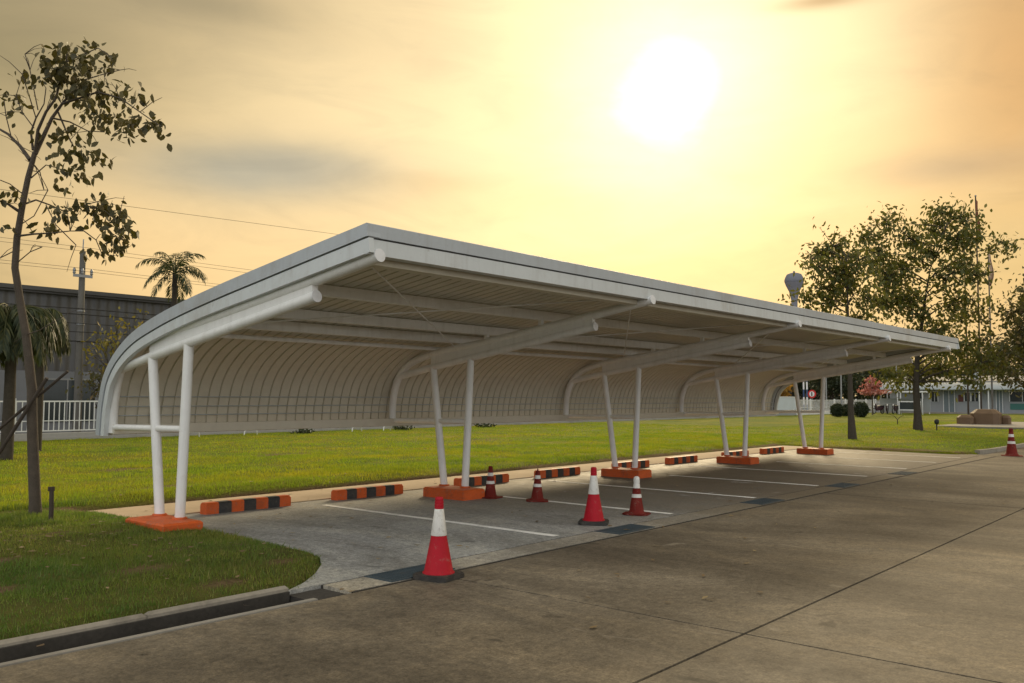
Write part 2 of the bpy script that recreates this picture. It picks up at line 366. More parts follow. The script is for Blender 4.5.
def vnoise(P, s, seed):
    r = np.random.default_rng(seed); G = r.random((256, 256)); q = P * s; i = np.floor(q).astype(int); f = q - i; f = f * f * (3 - 2 * f)
    g = lambda a, b: G[(i[:, 0] + a) % 256, (i[:, 1] + b) % 256]
    return (g(0, 0) * (1 - f[:, 0]) + g(1, 0) * f[:, 0]) * (1 - f[:, 1]) + (g(0, 1) * (1 - f[:, 0]) + g(1, 1) * f[:, 0]) * f[:, 1]
BARE = [(5.75, 9.15, .38, .16), (4.6, 9.7, .35, .16), (4.2, 10.0, .5, .12), (4.1, 6.55, .35, .2), (4.9, 6.95, .3, .2), (3.9, 7.6, .5, .3), (3.2, 8.9, .4, .25), (2.6, 7.6, .5, .25), (4.6, 8.3, .45, .18), (5.15, 8.0, .25, .2), (3.4, 10.3, .5, .2), (5.2, 11.9, .6, .2), (4.6, 12.1, .5, .15), (7.4, 13.4, .8, .3), (11, 15, 1., .4), (16, 14.2, .9, .3), (9, 18, 1.2, .5), (20, 17, 1.5, .5), (14, 20, 1.6, .6), (30, 9, .8, .5), (34, 14, 1.2, .8), (24, 22, 2, .7)]
TREE = (4.48, 11.3)
def bare_mask(P):
    b = np.zeros(len(P))
    for x, y, rx, ry in BARE: b = np.maximum(b, 1.5 - 1.5 * np.hypot((P[:, 0] - x) / rx, (P[:, 1] - y) / ry))
    e = vnoise(P, 3.1, 5)
    t = np.where((P[:, 1] > 12) & (P[:, 1] < 12.75) & (P[:, 0] < 28), 1.3 - np.abs(P[:, 1] - 12.24) * 6, 0)   # worn edge behind the walkway
    t = np.maximum(t, np.where((P[:, 0] > 27.3) & (P[:, 0] < 28.3), .9 - np.abs(P[:, 0] - 27.8) * 2, 0) * (P[:, 1] > 6.5) * (P[:, 1] < 12))
    b = np.maximum(b, t)
    return np.clip(b * 1.6 - e * 1.1, 0, 1)
def lawn_z(P):
    d = pave_sd(P); h = .045 * vnoise(P, .8, 1) + .03 * vnoise(P, 3.3, 2)
    z = np.clip(d / .12, -1, 1) * .06 - .02 + np.clip(d / .5, 0, 1) * h * .8
    behind = (P[:, 1] > 12.2) & (P[:, 0] > -8); z += np.where(behind, np.clip((P[:, 1] - 12.25) / .35, 0, 1) * .05 - np.clip((P[:, 1] - 13) / 9, 0, 1) * .15, 0)
    z += .05 * np.exp(-(((P[:, 0] - TREE[0]) ** 2 + (P[:, 1] - TREE[1]) ** 2) / .2))
    return np.where(d < -.035, -.36, z)
xs = np.concatenate([np.arange(-14, 8, .14), np.arange(8, 32, .25), np.arange(32, 98.1, .6)]); ys = np.concatenate([np.arange(6.0, 14, .14), np.arange(14, 34.2, .4)])
GX, GY = np.meshgrid(xs, ys, indexing='ij'); P = np.stack([GX.ravel(), GY.ravel()], 1); Z = lawn_z(P)
nx, ny = len(xs), len(ys)
SD = pave_sd(P); idx = np.arange(nx * ny).reshape(nx, ny)
q = np.stack([idx[:-1, :-1], idx[1:, :-1], idx[1:, 1:], idx[:-1, 1:]], -1).reshape(-1, 4)
q = q[(SD[q] > -.35).any(1)]
used = np.unique(q); remap = -np.ones(nx * ny, int); remap[used] = np.arange(len(used))
me = bpy.data.meshes.new('lawn'); me.from_pydata(np.column_stack([P, Z])[used].tolist(), [], remap[q].tolist())
me.polygons.foreach_set('use_smooth', [True] * len(me.polygons)); me.materials.append(MATS['lawn'])
PU = P[used]
at = me.attributes.new('bare', 'FLOAT', 'POINT'); at.data.foreach_set('value', bare_mask(PU).astype(np.float32))
near_dim = np.clip((8.0 + PU[:, 0] * .0 + 4.5 - PU[:, 1]) / 1.5, 0, 1) * (PU[:, 0] < 6.2)  # mask for the painted dimming of the near lawn
at = me.attributes.new('near_dim', 'FLOAT', 'POINT'); at.data.foreach_set('value', (near_dim * .8).astype(np.float32))
structure(bpy.data.objects.new('lawn', me)); C.objects.link(bpy.data.objects['lawn'])

# grass blades as real geometry
def blades(n, xr, yr, h, w, keep=lambda P: np.ones(len(P), bool), seed=1, lean=.5):
    r = np.random.default_rng(seed); P = np.stack([r.uniform(*xr, n), r.uniform(*yr, n)], 1)
    d = pave_sd(P); ok = (d > -.10 * vnoise(P, 6.0, 12) + .015) & (r.random(n) > bare_mask(P) * .95) & keep(P) & (r.random(n) < .10 + 1.25 * vnoise(P, 1.9, 9))
    P = P[ok]; d = d[ok]; n = len(P); z = lawn_z(P); z = np.where(d < .05, np.maximum(z, -.012), z) - .004
    a = r.uniform(0, 2 * np.pi, n); b = r.uniform(0, 2 * np.pi, n); hh = r.uniform(.55, 1.25, n) * h * (.6 + .8 * vnoise(P, 1.3, 4)); l = r.uniform(.1, 1, n) * lean * hh; ww = w * r.uniform(.6, 1.3, n)
    V = np.empty((n, 3, 3)); ca, sa = np.cos(a) * ww / 2, np.sin(a) * ww / 2
    V[:, 0] = np.column_stack([P[:, 0] - ca, P[:, 1] - sa, z]); V[:, 1] = np.column_stack([P[:, 0] + ca, P[:, 1] + sa, z])
    V[:, 2] = np.column_stack([P[:, 0] + np.cos(b) * l, P[:, 1] + np.sin(b) * l, z + hh]); return V.reshape(-1, 3)
def wedge(x):  # what the camera can see of the lawn
    return x
vis = lambda P: (P[:, 0] > (P[:, 1] - 12) * .30 - .6)
o = fast_mesh('grass', np.concatenate([
    blades(230000, (-3, 6.0), (6.17, 12.6), .040, .0075, seed=1),
    blades(9000, (TREE[0] - .6, TREE[0] + .6), (TREE[1] - .6, TREE[1] + .6), .075, .009, lambda P: np.hypot(P[:, 0] - TREE[0], P[:, 1] - TREE[1]) < .6, seed=3),
    blades(5000, (-3, 4.42), (6.172, 6.34), .06, .008, seed=8), blades(16000, (-3, 6), (6.18, 12.6), .075, .011, lambda P: vnoise(P, 2.7, 31) > .66, seed=41, lean=.9)]), 3, 'grass_blade'); tag(o, kind='stuff')
o = fast_mesh('grass', np.concatenate([
    blades(60000, (2, 30), (12.3, 14.2), .06, .012, vis, seed=4), blades(100000, (2, 34), (14.2, 20), .055, .016, vis, seed=5), blades(80000, (4, 45), (20, 32), .055, .024, vis, seed=6),
    blades(50000, (27.5, 60), (6.4, 20), .055, .022, seed=7)]), 3, 'grass_far_bright'); tag(o, kind='stuff')

# fallen leaves on the grass and the paving
r_ = np.random.default_rng(17); n_ = 420
LP_ = np.concatenate([np.column_stack([r_.normal(4.2, 1.6, 250), r_.normal(10.2, 1.8, 250)]), np.column_stack([r_.uniform(4, 20, n_ - 250), r_.uniform(3, 13, n_ - 250)])])
zz_ = np.where(pave_sd(LP_) > 0, np.maximum(lawn_z(LP_), 0) + .02, .012); aa_ = r_.uniform(0, 6.28, n_); ll_ = r_.uniform(.025, .055, n_); VV = np.empty((n_, 4, 3))
for j_, (u_, w_) in enumerate(((1, 0), (0, .45), (-1, 0), (0, -.45))):
    VV[:, j_] = np.column_stack([LP_[:, 0] + ll_ * (u_ * np.cos(aa_) - w_ * np.sin(aa_)), LP_[:, 1] + ll_ * (u_ * np.sin(aa_) + w_ * np.cos(aa_)), zz_ + r_.uniform(0, .012, n_)])
tag(fast_mesh('fallen_leaves', VV.reshape(-1, 3), 4, 'leaf_fallen'), kind='stuff')

# ------------------------------------------------------------------ carport
FX = [5.43, 10.25, 15.18, 20.08, 24.9]; X0, X1 = 5.30, 25.9
prof = [(11.44, 1.07), (11.43, 1.25), (11.40, 1.48), (11.29, 1.80), (11.04, 2.07), (10.65, 2.30), (10.15, 2.47), (9.48, 2.625), (8.65, 2.775), (7.9, 2.895), (7.06, 3.025), (6.20, 3.155)]
prof = [(y * 1.0134, 1.6 + (z - 1.6) * 1.0134) for y, z in prof]
def catmull(p, k=5):
    p = [Vector((a, b)) for a, b in p]; out = []
    for i in range(len(p) - 1):
        p0 = p[max(i - 1, 0)]; p1 = p[i]; p2 = p[i + 1]; p3 = p[min(i + 2, len(p) - 1)]
        for j in range(k):
            t = j / k; out.append(.5 * ((2 * p1) + (p2 - p0) * t + (2 * p0 - 5 * p1 + 4 * p2 - p3) * t * t + (3 * p1 - p0 - 3 * p2 + p3) * t ** 3))
    return out + [p[-1]]
PR = catmull(prof)
NR = []
for i in range(len(PR)):
    d = (PR[min(i + 1, len(PR) - 1)] - PR[max(i - 1, 0)]).normalized(); NR.append(Vector((d.y, -d.x)))    # outward (up / rear)
NR = [n if n.y > -.2 else -n for n in NR]
def off(i, d): p = PR[i] + NR[i] * d; return (p.x, p.y)
carport = empty('carport', (FX[0], 9.9, 0), 'long white steel carport with a curved cantilevered metal roof', 'carport')
def cp(o): o.location = (-FX[0], -9.9, 0); o.parent = carport; return o
# roof sheet with standing ribs
mb = MB(); per = .17; cols = []
x = X0 + .03
while x < X1 - .03:
    for dx, h in ((0, 0), (.130, 0), (.137, .024), (.156, .024), (.163, 0)):
        if x + dx < X1 - .02: cols.append((x + dx, h))
    x += per
K = len(PR); vs = []
for cxx, h in cols:
    for i in range(K): y, z = off(i, -.035 + h); vs.append((cxx, y, z))
mb.add(vs, [(c * K + i, c * K + i + 1, (c + 1) * K + i + 1, (c + 1) * K + i) for c in range(len(cols) - 1) for i in range(K - 1)])
cp(mb.build('roof_sheet', 'cladding'))
def gable(x_out, x_in, d0, d1, name, mat):
    mb = MB(); vs = []
    for i in range(K):
        a = off(i, np.interp(i / (K - 1), GK, d0)); b = off(i, np.interp(i / (K - 1), GK, d1)); vs += [(x_out, *a), (x_in, *a), (x_in, *b), (x_out, *b)]
    fs = []
    for i in range(K - 1):
        for j in range(4): fs.append((4 * i + j, 4 * i + (j + 1) % 4, 4 * i + 4 + (j + 1) % 4, 4 * i + 4 + j))
    fs += [(0, 1, 2, 3), tuple(range(4 * K - 4, 4 * K))[::-1]]
    mb.add(vs, fs); return cp(mb.build(name, mat))
GK = (0, .35, .55, .8, 1); G1 = (-.085, -.10, -.13, -.125, -.11); G2 = (-.19, -.21, -.25, -.27, -.265)
for xo, s in ((X0, 1), (X1, -1)):
    gable(xo, xo + s * .16, [.012] * 5, G1, 'gable_flashing', 'flashing')
    gable(xo + s * .02, xo + s * .09, [g - .002 for g in G1], [g - .014 for g in G1], 'gable_groove', 'seam_grey')
    gable(xo + s * .012, xo + s * .07, [g - .016 for g in G1], G2, 'gable_fascia', 'flashing_pale')
# front fascia: flashing, groove, pale lower board
cp(MB().prism([(6.273, 3.062), (6.273, 3.183), (6.283, 3.190), (6.483, 3.158), (6.483, 3.145), (6.298, 3.172), (6.298, 3.062)], 0, X0 + .001, X1 - .001).build('front_flashing', 'flashing'))
cp(MB().box(X0 + .03, X1 - .03, 6.305, 6.343, 3.04, 3.068).build('front_groove', 'seam_grey'))
mbf = MB(); fxs = [X0 + .013] + [X0 + 3.6 * k for k in range(1, 6)] + [X1 - .013]
for a, b in zip(fxs[:-1], fxs[1:]): mbf.prism([(6.283, 2.90), (6.283, 3.045), (6.318, 3.045), (6.318, 2.915), (6.42, 2.915), (6.42, 2.90)], 0, a + .002, b - .002)
cp(mbf.build('front_fascia', 'flashing_pale'))
# purlins: channels under the sheet
def zin(y):  # sheet height at y on the sloping part
    for i in range(K - 1):
        if PR[i + 1].x <= y <= PR[i].x and PR[i].y > 2.0:
            t = (PR[i].x - y) / max(1e-6, PR[i].x - PR[i + 1].x); return PR[i].y + t * (PR[i + 1].y - PR[i].y)
    return 2.3
cp(MB().box(X0 + .08, X1 - .08, 6.45, 6.61, 2.84, 2.945).build('front_rail', 'cladding'))
for y in (8.12, 9.2, 9.78):
    z = zin(y) - .047; cp(MB().prism([(y, z), (y + .055, z - .012), (y + .055, z - .022), (y + .008, z - .012), (y + .008, z - .112), (y + .055, z - .122), (y + .055, z - .132), (y, z - .125)], 0, X0 + .1, X1 - .1).build('purlin', 'white_paint'))
cp(MB().prism([(11.31, 1.08), (11.43, 1.08), (11.43, 1.20), (11.31, 1.20)], 0, X0 + .1, X1 - .1).build('bottom_rail', 'cladding'))
for z, y in ((1.31, 11.47), (1.43, 11.465), (1.56, 11.445)):
    cp(MB().tube([(X0 + .1, y, z), (X1 - .1, y, z)], .008, 6).build('girt', 'flashing'))
cp(MB().tube([(X0 + .1, 10.36, zin(10.36) - .10), (X1 - .1, 10.36, zin(10.36) - .10)], .032, 10).build('purlin', 'white_paint'))
# frames
up_c = [(11.40, 1.09), (11.40, 1.35), (11.37, 1.60), (11.27, 1.86), (11.12, 2.03), (10.9, 2.155), (10.5, 2.265), (10.0, 2.345), (9.33, 2.42), (7.45, 2.70), (6.255, 2.893)]
upc = [(p.x, p.y) for p in catmull(up_c, 4)]
def line(y): return 2.19 + (9.61 - y) * .16          # lower chord
frames = []
def make_frame():
    X = 0; top = MB().tube([(X, y, z) for y, z in upc], .06, 16).build('frame', 'white_paint')
    lower = MB().tube([(X, 11.32, 1.80), (X, 11.22, 1.915), (X, 10.9, line(10.9) - .01), (X, 10.4, line(10.4)), (X, 9.0, line(9.0)), (X, 7.20, line(7.20))], .058, 16).build('lower_chord', 'white_paint', top)
    w = [(10.44, line(10.44) + .03), (7.21, line(7.21) + .03), (7.21, 2.905 - .16 * 1.0 - .02), (9.33, 2.385), (10.0, 2.315), (10.44, 2.255)]
    MB().prism(w, 0, -.035, .035).build('web_plate', 'white_paint', top)
    for yf, yt in ((10.14, 10.42), (9.68, 9.58)):
        l = MB().tube([(X, yf, .14), (X, yt, line(yt) - .02)], .058, 16).build('leg', 'white_paint', top)
        MB().lathe([(.085, 0), (.085, .02), (.062, .025)], 16, (X, yf, .147)).build('base_plate', 'orange_paint', l)
    MB().tube([(X, 11.40, 1.165), (X, 9.62, 1.19)], .04, 12).build('tie_bar', 'white_paint', top)
    MB().tube([(X, 6.256, 2.893), (X, 6.236, 2.896)], .064, 20).build('end_cap', 'fence_white', top)
    MB().tube([(X, 7.20, line(7.20)), (X, 7.175, line(7.20) + .004)], .062, 20).build('end_cap', 'fence_white', top)
    for y in (6.40, 8.12, 9.2, 9.78):
        zt = zin(y) - .047 - .13; zb = max(2.0, np.interp(-y, [-p[0] for p in up_c], [p[1] for p in up_c]) + .03)
        if zt > zb: MB().box(-.03, .03, y + .01, y + .07, zb, zt + .004).build('cleat', 'white_paint', top)
    MB().bbox(-.37, .11, 9.36, 10.24, -.15, .15, .022).build('footing', 'orange_paint', top)
    return top
f0 = make_frame(); f0.parent = carport; f0.location = (0, -9.9, 0)
for X in FX[1:]:
    c = copy_tree(f0, carport); c.location = (X - FX[0], -9.9, 0)
# thin cross braces under the sheet
for a, b in zip(FX[:-1], FX[1:]):
    for (ya, yb) in ((6.6, 9.9), (9.9, 6.6)):
        cp(MB().tube([(a + .05, ya, zin(ya) - .185), (b - .05, yb, zin(yb) - .19)], .010, 6).build('brace_rod', 'white_paint'))

# ------------------------------------------------------------------ wheel stops
SL = [6.42, 8.60, 11.28, 13.52, 16.2, 18.45, 21.3, 23.6]
WL = ['striped wheel stop nearest the camera beside the first carport footing', 'second orange and black wheel stop from the left, alone before the second frame',
      'orange and black wheel stop right behind the second carport footing', 'orange and black wheel stop between second and third frames, behind a torn cone',
      'orange and black wheel stop right behind the third carport footing', 'orange and black wheel stop between third and fourth frames, fully visible',
      'orange and black wheel stop right behind the fourth carport footing', 'farthest orange and black wheel stop, just before the last carport footing']
ws0 = None
def make_stop():
    o = empty('wheel_stop', (0, 0, 0), 'x', 'wheel stop', 'striped wheel stops along the walkway'); L = 1.35
    sec = [(-.075, -.003), (.075, -.003), (.075, .13), (.055, .15), (-.055, .15), (-.075, .13)]
    for k in range(7):
        a, b = L * k / 7, L * (k + 1) / 7; mb = MB()
        if k in (0, 6):
            e = .02 if k == 0 else -.02; t = a if k == 0 else b; u = b if k == 0 else a
            s2 = [(y * .9, max(-.003, z - (.012 if z > .1 else 0))) for y, z in sec]
            vs = [(t, y, z) for y, z in s2] + [(t + e, y, z) for y, z in sec] + [(u, y, z) for y, z in sec]; n = 6
            mb.add(vs, [tuple(range(n)), tuple(range(2 * n, 3 * n))] + [(r * n + i, r * n + (i + 1) % n, (r + 1) * n + (i + 1) % n, (r + 1) * n + i) for r in (0, 1) for i in range(n)])
        else: mb.prism(sec, 0, a, b)
        mb.build('painted_segment', 'black_paint' if k % 2 else 'orange_paint', o)
    return o
for i, X in enumerate(SL):
    if i == 0: o = ws0 = make_stop()
    else: o = copy_tree(ws0)
    o.location = (X, 10.86, 0); o['label'] = WL[i]; o.rotation_euler.z = random.uniform(-.012, .012)

# ------------------------------------------------------------------ traffic cones
def ring(prof): return MB().lathe(prof, 32)
def big_cone(loc, label, rz=0):
    o = empty('traffic_cone', loc, label, 'cone', 'traffic cones around the parking bays', rz)
    mb = MB(); s = .183; c = .05
    oct_ = [(-s, -s + c), (-s + c, -s), (s - c, -s), (s, -s + c), (s, s - c), (s - c, s), (-s + c, s), (-s, s - c)]
    mb.prism(oct_, 2, .001, .035); mb.prism([(x * .93, y * .93) for x, y in oct_], 2, .035, .045); mb.build('base', 'cone_rubber', o)
    ring([(.142, .045), (.142, .052), (.128, .06), (.068, .37)]).build('cone_body', 'cone_red', o)
    ring([(.0695, .37), (.071, .375), (.0415, .597), (.040, .60)]).build('white_sleeve', 'cone_white', o)
    prof = [(.038, .598), (.040, .605)]
    for k in range(3): z = .61 + .024 * k; prof += [(.041 - .001 * k, z + .004), (.037 - .001 * k, z + .012), (.041 - .001 * k, z + .019)]
    prof += [(.036, .69), (.030, .703), (.014, .705), (.012, .69)]
    ring(prof).build('tip', 'cone_red', o); return o
def old_cone(loc, label, h=.485, rz=0, lean=(0, 0), tip='plain'):
    o = empty('traffic_cone', loc, label, 'cone', 'traffic cones around the parking bays', rz); o.rotation_euler = (lean[0], lean[1], rz); k = h / .485
    mb = MB(); s = .165 * k; c = .06 * k
    mb.prism([(-s, -s + c), (-s + c, -s), (s - c, -s), (s, -s + c), (s, s - c), (s - c, s), (-s + c, s), (-s, s - c)], 2, .001, .018); mb.build('base', 'cone_dull_red', o)
    def rad(z): return (.098 - .155 * z) * k if z < .42 else .033 * k
    zs = [0.0, .17, .225, .30, .36, .46]
    ring([(.125 * k, .018), (.115 * k, .028), (rad(.03), .045 * k), (rad(.215), .215 * k)]).build('cone_body', 'cone_dull_red', o)
    ring([(rad(.215) + .002, .215 * k), (rad(.26) + .002, .26 * k)]).build('reflective_band', 'cone_white', o)
    ring([(rad(.26), .26 * k), (rad(.335), .335 * k)]).build('cone_body', 'cone_dull_red', o)
    ring([(rad(.335) + .002, .335 * k), (rad(.385) + .002, .385 * k)]).build('reflective_band', 'cone_white', o)
    if tip == 'torn':
        ring([(rad(.385), .385 * k), (.034 * k, .43 * k), (.026, .455 * k)]).build('tip', 'cone_dull_red', o)
        mb = MB(); mb.tube([(-.01, 0, .40 * k), (-.05, .01, .43 * k), (-.06, .01, .45 * k)], [.02, .016, .006], 8); mb.tube([(.005, 0, .44 * k), (.012, 0, .485 * k)], [.018, .006], 8); mb.build('torn_flap', 'cone_dull_red', o)
    elif tip == 'worn':
        ring([(rad(.385), .385 * k), (.042 * k, .44 * k), (.036 * k, .47 * k), (.02, .485 * k)]).build('tip', 'cone_white', o)
        MB().tube([(.02, -.02, .39 * k), (.035, -.015, .43 * k), (.03, -.01, .455 * k)], [.016, .022, .01], 8).build('torn_flap', 'cone_dull_red', o)
    else:
        ring([(rad(.385), .385 * k), (.036 * k, .43 * k), (.033 * k, .455 * k), (.036 * k, .46 * k), (.030 * k, .485 * k)]).build('tip', 'cone_dull_red', o)
    return o
big_cone((5.60, 5.60, 0), 'bright red cone with white sleeve nearest the camera, beside a drain grate', R(8))
big_cone((9.24, 6.50, 0), 'bright red cone with white sleeve further back, next to a small banded cone', R(30))
old_cone((10.36, 6.58, 0), 'small old cone with worn white top, standing at a bay line end', .51, R(20), (0, .02), 'worn')
old_cone((10.47, 9.34, 0), 'small dull red cone standing in front of the second carport footing', .49, R(10))
old_cone((10.62, 8.52, 0), 'small dull red cone with torn tip, standing on a painted bay line', .49, R(40), (.02, 0), 'torn')
old_cone((27.8, 5.45, 0), 'dark red banded cone standing by the far kerb at right edge', .76, R(15))

# ------------------------------------------------------------------ drain grates
GL = ['dark steel drain grate next to the nearest red cone', 'dark steel drain grate in front of the second big red cone', 'dark drain grate at the end of the fourth painted line',
      'dark drain grate beside the fifth painted line end', 'farthest small drain grate in the concrete strip']
g0 = None
for i, X in enumerate((5.20, 8.72, 12.55, 15.9, 19.4)):
    if g0 is None:
        o = g0 = empty('drain_grate', (0, 0, 0), 'x', 'drain grate', 'drain grates along the concrete strip')
        mb = MB(); mb.box(0, .78, 0, .03, -.01, .006); mb.box(0, .78, .33, .36, -.01, .006); mb.box(0, .03, .03, .33, -.01, .006); mb.box(.75, .78, .03, .33, -.01, .006); mb.build('frame', 'grate_steel' if 'grate_steel' in MATS else simple('grate_steel', (.045, .068, .085), .6, .2, 5, (.10, .08, .06), .5) and 'grate_steel', o)
        mb = MB()
        for k in range(24): mb.box(.04 + k * .0297, .055 + k * .0297, .031, .329, -.009, .004)
        for k in range(3): mb.box(.031, .749, .09 + k * .08, .10 + k * .08, -.009, .002)
        mb.build('slats', 'grate_steel', o)
        MB().box(.03, .75, .03, .33, -.03, -.0015).build('pit', simple('pit_dark', (.03, .035, .04), .8), o)
    else: o = copy_tree(g0)
    o.location = (X, 5.765, .001); o['label'] = GL[i]

# ------------------------------------------------------------------ leaves and trees
def leaf_mesh(centres, size, n_each, spread, seed, droop=.5, aspect=.45):
    """oval drooping leaves (6-gon) scattered round the twig points"""
    r = np.random.default_rng(seed); Cn = np.repeat(np.array(centres, float), n_each, 0); n = len(Cn)
    Cn = Cn + r.normal(0, 1, (n, 3)) * np.array(spread)
    d = r.normal(0, 1, (n, 3)); d[:, 2] -= droop * 1.6; d /= np.linalg.norm(d, axis=1)[:, None]
    s = np.cross(d, r.normal(0, 1, (n, 3))); s /= np.linalg.norm(s, axis=1)[:, None]; nrm = np.cross(d, s)
    L = size * r.uniform(.6, 1.25, n)[:, None]; W = L * aspect
    cur = nrm * L * .10
    V = np.stack([Cn, Cn + d * L * .3 + s * W * .5 + cur, Cn + d * L * .65 + s * W * .42 + cur, Cn + d * L, Cn + d * L * .65 - s * W * .42 + cur, Cn + d * L * .3 - s * W * .5 + cur], 1)
    return V.reshape(-1, 3)
def grow(base, direction, length, radius, depth, r, segs, tips, spread=.6, upw=.15):
    pts = [base.copy()]; d = direction.normalized(); n = 4
    for i in range(n):
        d = (d + Vector((r.uniform(-.16, .16), r.uniform(-.16, .16), r.uniform(-.08, .14) + upw * .3))).normalized(); pts.append(pts[-1] + d * length / n)
    segs.append((pts, [radius * (1 - .45 * i / n) for i in range(n + 1)]))
    if depth == 0: tips.append(pts[-1]); tips.append(pts[2]); return
    if depth <= 2: tips.append(pts[-1])
    k = r.choice((2, 3, 3))
    for j in range(k):
        a = r.uniform(0, 2 * math.pi); o = d.orthogonal().normalized(); o.rotate(Matrix.Rotation(a, 3, d))
        nd = (d + o * r.uniform(.5, 1.0) * spread * 1.6 + Vector((0, 0, upw))).normalized()
        grow(pts[-1 if j < 2 else r.choice((2, 3))], nd, length * r.uniform(.62, .85), radius * .58, depth - 1, r, segs, tips, spread, upw)
def tree(name, loc, label, cat, group, height, crown_r, trunk_h, trunk_r, leaf, lsize, n_each, bark='dark_bark', depth=4, seed=0, spread=.6, lean=(0, 0), puff=.35, upw=.15, droop=.4, wide=1.):
    r = random.Random(seed); o = empty(name, loc, label, cat, group); segs = []; tips = []
    top = Vector((lean[0], lean[1], trunk_h)); pts = [Vector((0, 0, -.05)), Vector((0, 0, .25)), top * .35 + Vector((r.uniform(-.08, .08), r.uniform(-.08, .08), 0)), top * .7 + Vector((r.uniform(-.08, .08), r.uniform(-.08, .08), 0)), top]
    segs.append((pts, [trunk_r * 1.35, trunk_r * 1.05, trunk_r * .9, trunk_r * .8, trunk_r * .7]))
    L = (height - trunk_h) * .42
    nl = 4
    for j in range(nl):
        a = 2 * math.pi * j / nl + r.uniform(-.5, .5); el = r.uniform(.35, 1.0)
        b = pts[4] if j < 3 else pts[3]
        grow(b, Vector((math.cos(a), math.sin(a), el * 1.4)), L * r.uniform(.8, 1.15), trunk_r * .55, depth - 1, r, segs, tips, spread, upw)
    grow(pts[4], Vector((lean[0] * .2, lean[1] * .2, 1)), L * 1.15, trunk_r * .6, depth - 1, r, segs, tips, spread, upw)
    T = np.array([tuple(t) for t in tips]); c = T.mean(0)
    # fit the crown to the size it has in the picture
    zt = np.percentile(T[:, 2], 97); sz = (height - trunk_h) / max(.1, zt - trunk_h); rr = np.percentile(np.hypot(T[:, 0] - lean[0], T[:, 1] - lean[1]), 92); sx = crown_r / rr
    def tf(p):
        k = np.clip((p[2] - trunk_h * .8) / (trunk_h * .4), 0, 1)
        return ((p[0] - lean[0] * min(1, p[2] / trunk_h)) * (1 + (sx - 1) * k) + lean[0] * min(1, p[2] / trunk_h), (p[1] - lean[1] * min(1, p[2] / trunk_h)) * (1 + (sx - 1) * k) + lean[1] * min(1, p[2] / trunk_h), trunk_h + (p[2] - trunk_h) * (sz if p[2] > trunk_h else 1))
    mb = MB(); MB_t = mb
    for ps, rs in segs: mb.tube([tf(p) for p in ps], [max(q, .008) for q in rs], 7 if rs[0] > .03 else 4, False)
    mb.build('trunk', bark, o)
    TT = np.array([tf(t) for t in T])
    V = leaf_mesh(TT, lsize, n_each, (puff, puff, puff * .8), seed + 50, droop)
    fast_mesh('crown', V, 6, leaf, o); return o

# the near tree, its limbs followed one by one
D0 = 10.75
rN = random.Random(3)
nt_ = empty('young_tree', (TREE[0], TREE[1], 0), 'slim young tree with sparse drooping leaves, propped by poles at left', 'tree')
def pt(x, y, dz=0): return at_d(x, y, D0 + dz) - Vector((TREE[0], TREE[1], 0))
mb = MB()
trunk = [(36, 532), (35, 500), (33, 450), (32, 415), (32, 390), (29, 362), (26, 335), (20, 300), (15, 268), (17, 238), (22, 208), (28, 178), (35, 152)]
rad = [.090, .068, .062, .059, .056, .052, .047, .043, .041, .039, .036, .033, .029]
mb.tube([pt(x, y) for x, y in trunk], rad, 12)
LIMB = []
def limb(px, r0, dz=0):
    p = [pt(x, y, dz * i / max(1, len(px) - 1)) for i, (x, y) in enumerate(px)]; n = len(p)
    mb.tube(p, [max(.006, r0 * (1 - .75 * i / (n - 1))) for i in range(n)], 7); LIMB.append(p)
limb([(35, 154), (44, 135), (52, 118), (62, 104), (72, 92), (84, 80)], .030, .3)
limb([(35, 154), (38, 130), (46, 112), (56, 98), (60, 82), (66, 62), (68, 48)], .022, -.4)
limb([(33, 150), (31, 132), (36, 118), (44, 104), (46, 88)], .016, .2)
limb([(30, 160), (20, 146), (8, 134), (-6, 126), (-20, 118)], .026, .5)
limb([(20, 212), (8, 204), (-6, 199), (-16, 198)], .02, -.3)
limb([(18, 236), (34, 234), (52, 233), (70, 231), (84, 231)], .014, -.5)
limb([(62, 104), (80, 98), (98, 92), (120, 98), (140, 112), (160, 126)], .016, -.6)
limb([(52, 118), (70, 122), (88, 131), (104, 132)], .012, .5)
limb([(58, 112), (70, 140), (80, 158), (96, 152)], .012, .2)
limb([(66, 62), (84, 54), (98, 48), (110, 56)], .010, -.3)
limb([(84, 80), (104, 74), (120, 70)], .010, .4)
limb([(22, 205), (36, 200), (50, 205), (66, 212), (84, 205), (104, 200)], .013, .4)
limb([(84, 205), (104, 210), (118, 222), (122, 240)], .009, -.3)
limb([(84, 231), (96, 240), (102, 254)], .007, .1)
limb([(31, 178), (46, 165), (58, 168), (70, 176)], .009, .3)
for px in ([(36, 118), (28, 92), (22, 74)], [(34, 128), (22, 112), (16, 96)], [(12, 140), (6, 116), (4, 100)], [(38, 110), (30, 70), (25, 54)], [(20, 225), (34, 216), (48, 190)],
           [(18, 262), (30, 252), (42, 247)], [(26, 335), (40, 330), (54, 322)], [(16, 250), (0, 258), (-14, 262)], [(24, 195), (10, 184), (0, 180)], [(46, 205), (56, 225), (76, 245)], [(28, 170), (40, 172), (44, 190)]):
    limb(px, .007, rN.uniform(-.4, .4))
for _ in range(70):
    p = rN.choice(LIMB); q0 = p[rN.randrange(1, len(p))]; dd = (CR * rN.gauss(0, 1) + CU * rN.gauss(.35, .8) + CF * rN.gauss(0, .6)).normalized() * rN.uniform(.12, .38)
    mb.tube([q0, q0 + dd * .55 + Vector((0, 0, .02)), q0 + dd], [.005, .004, .0025], 4, False)
tr = mb.build('trunk', 'bark', nt_)
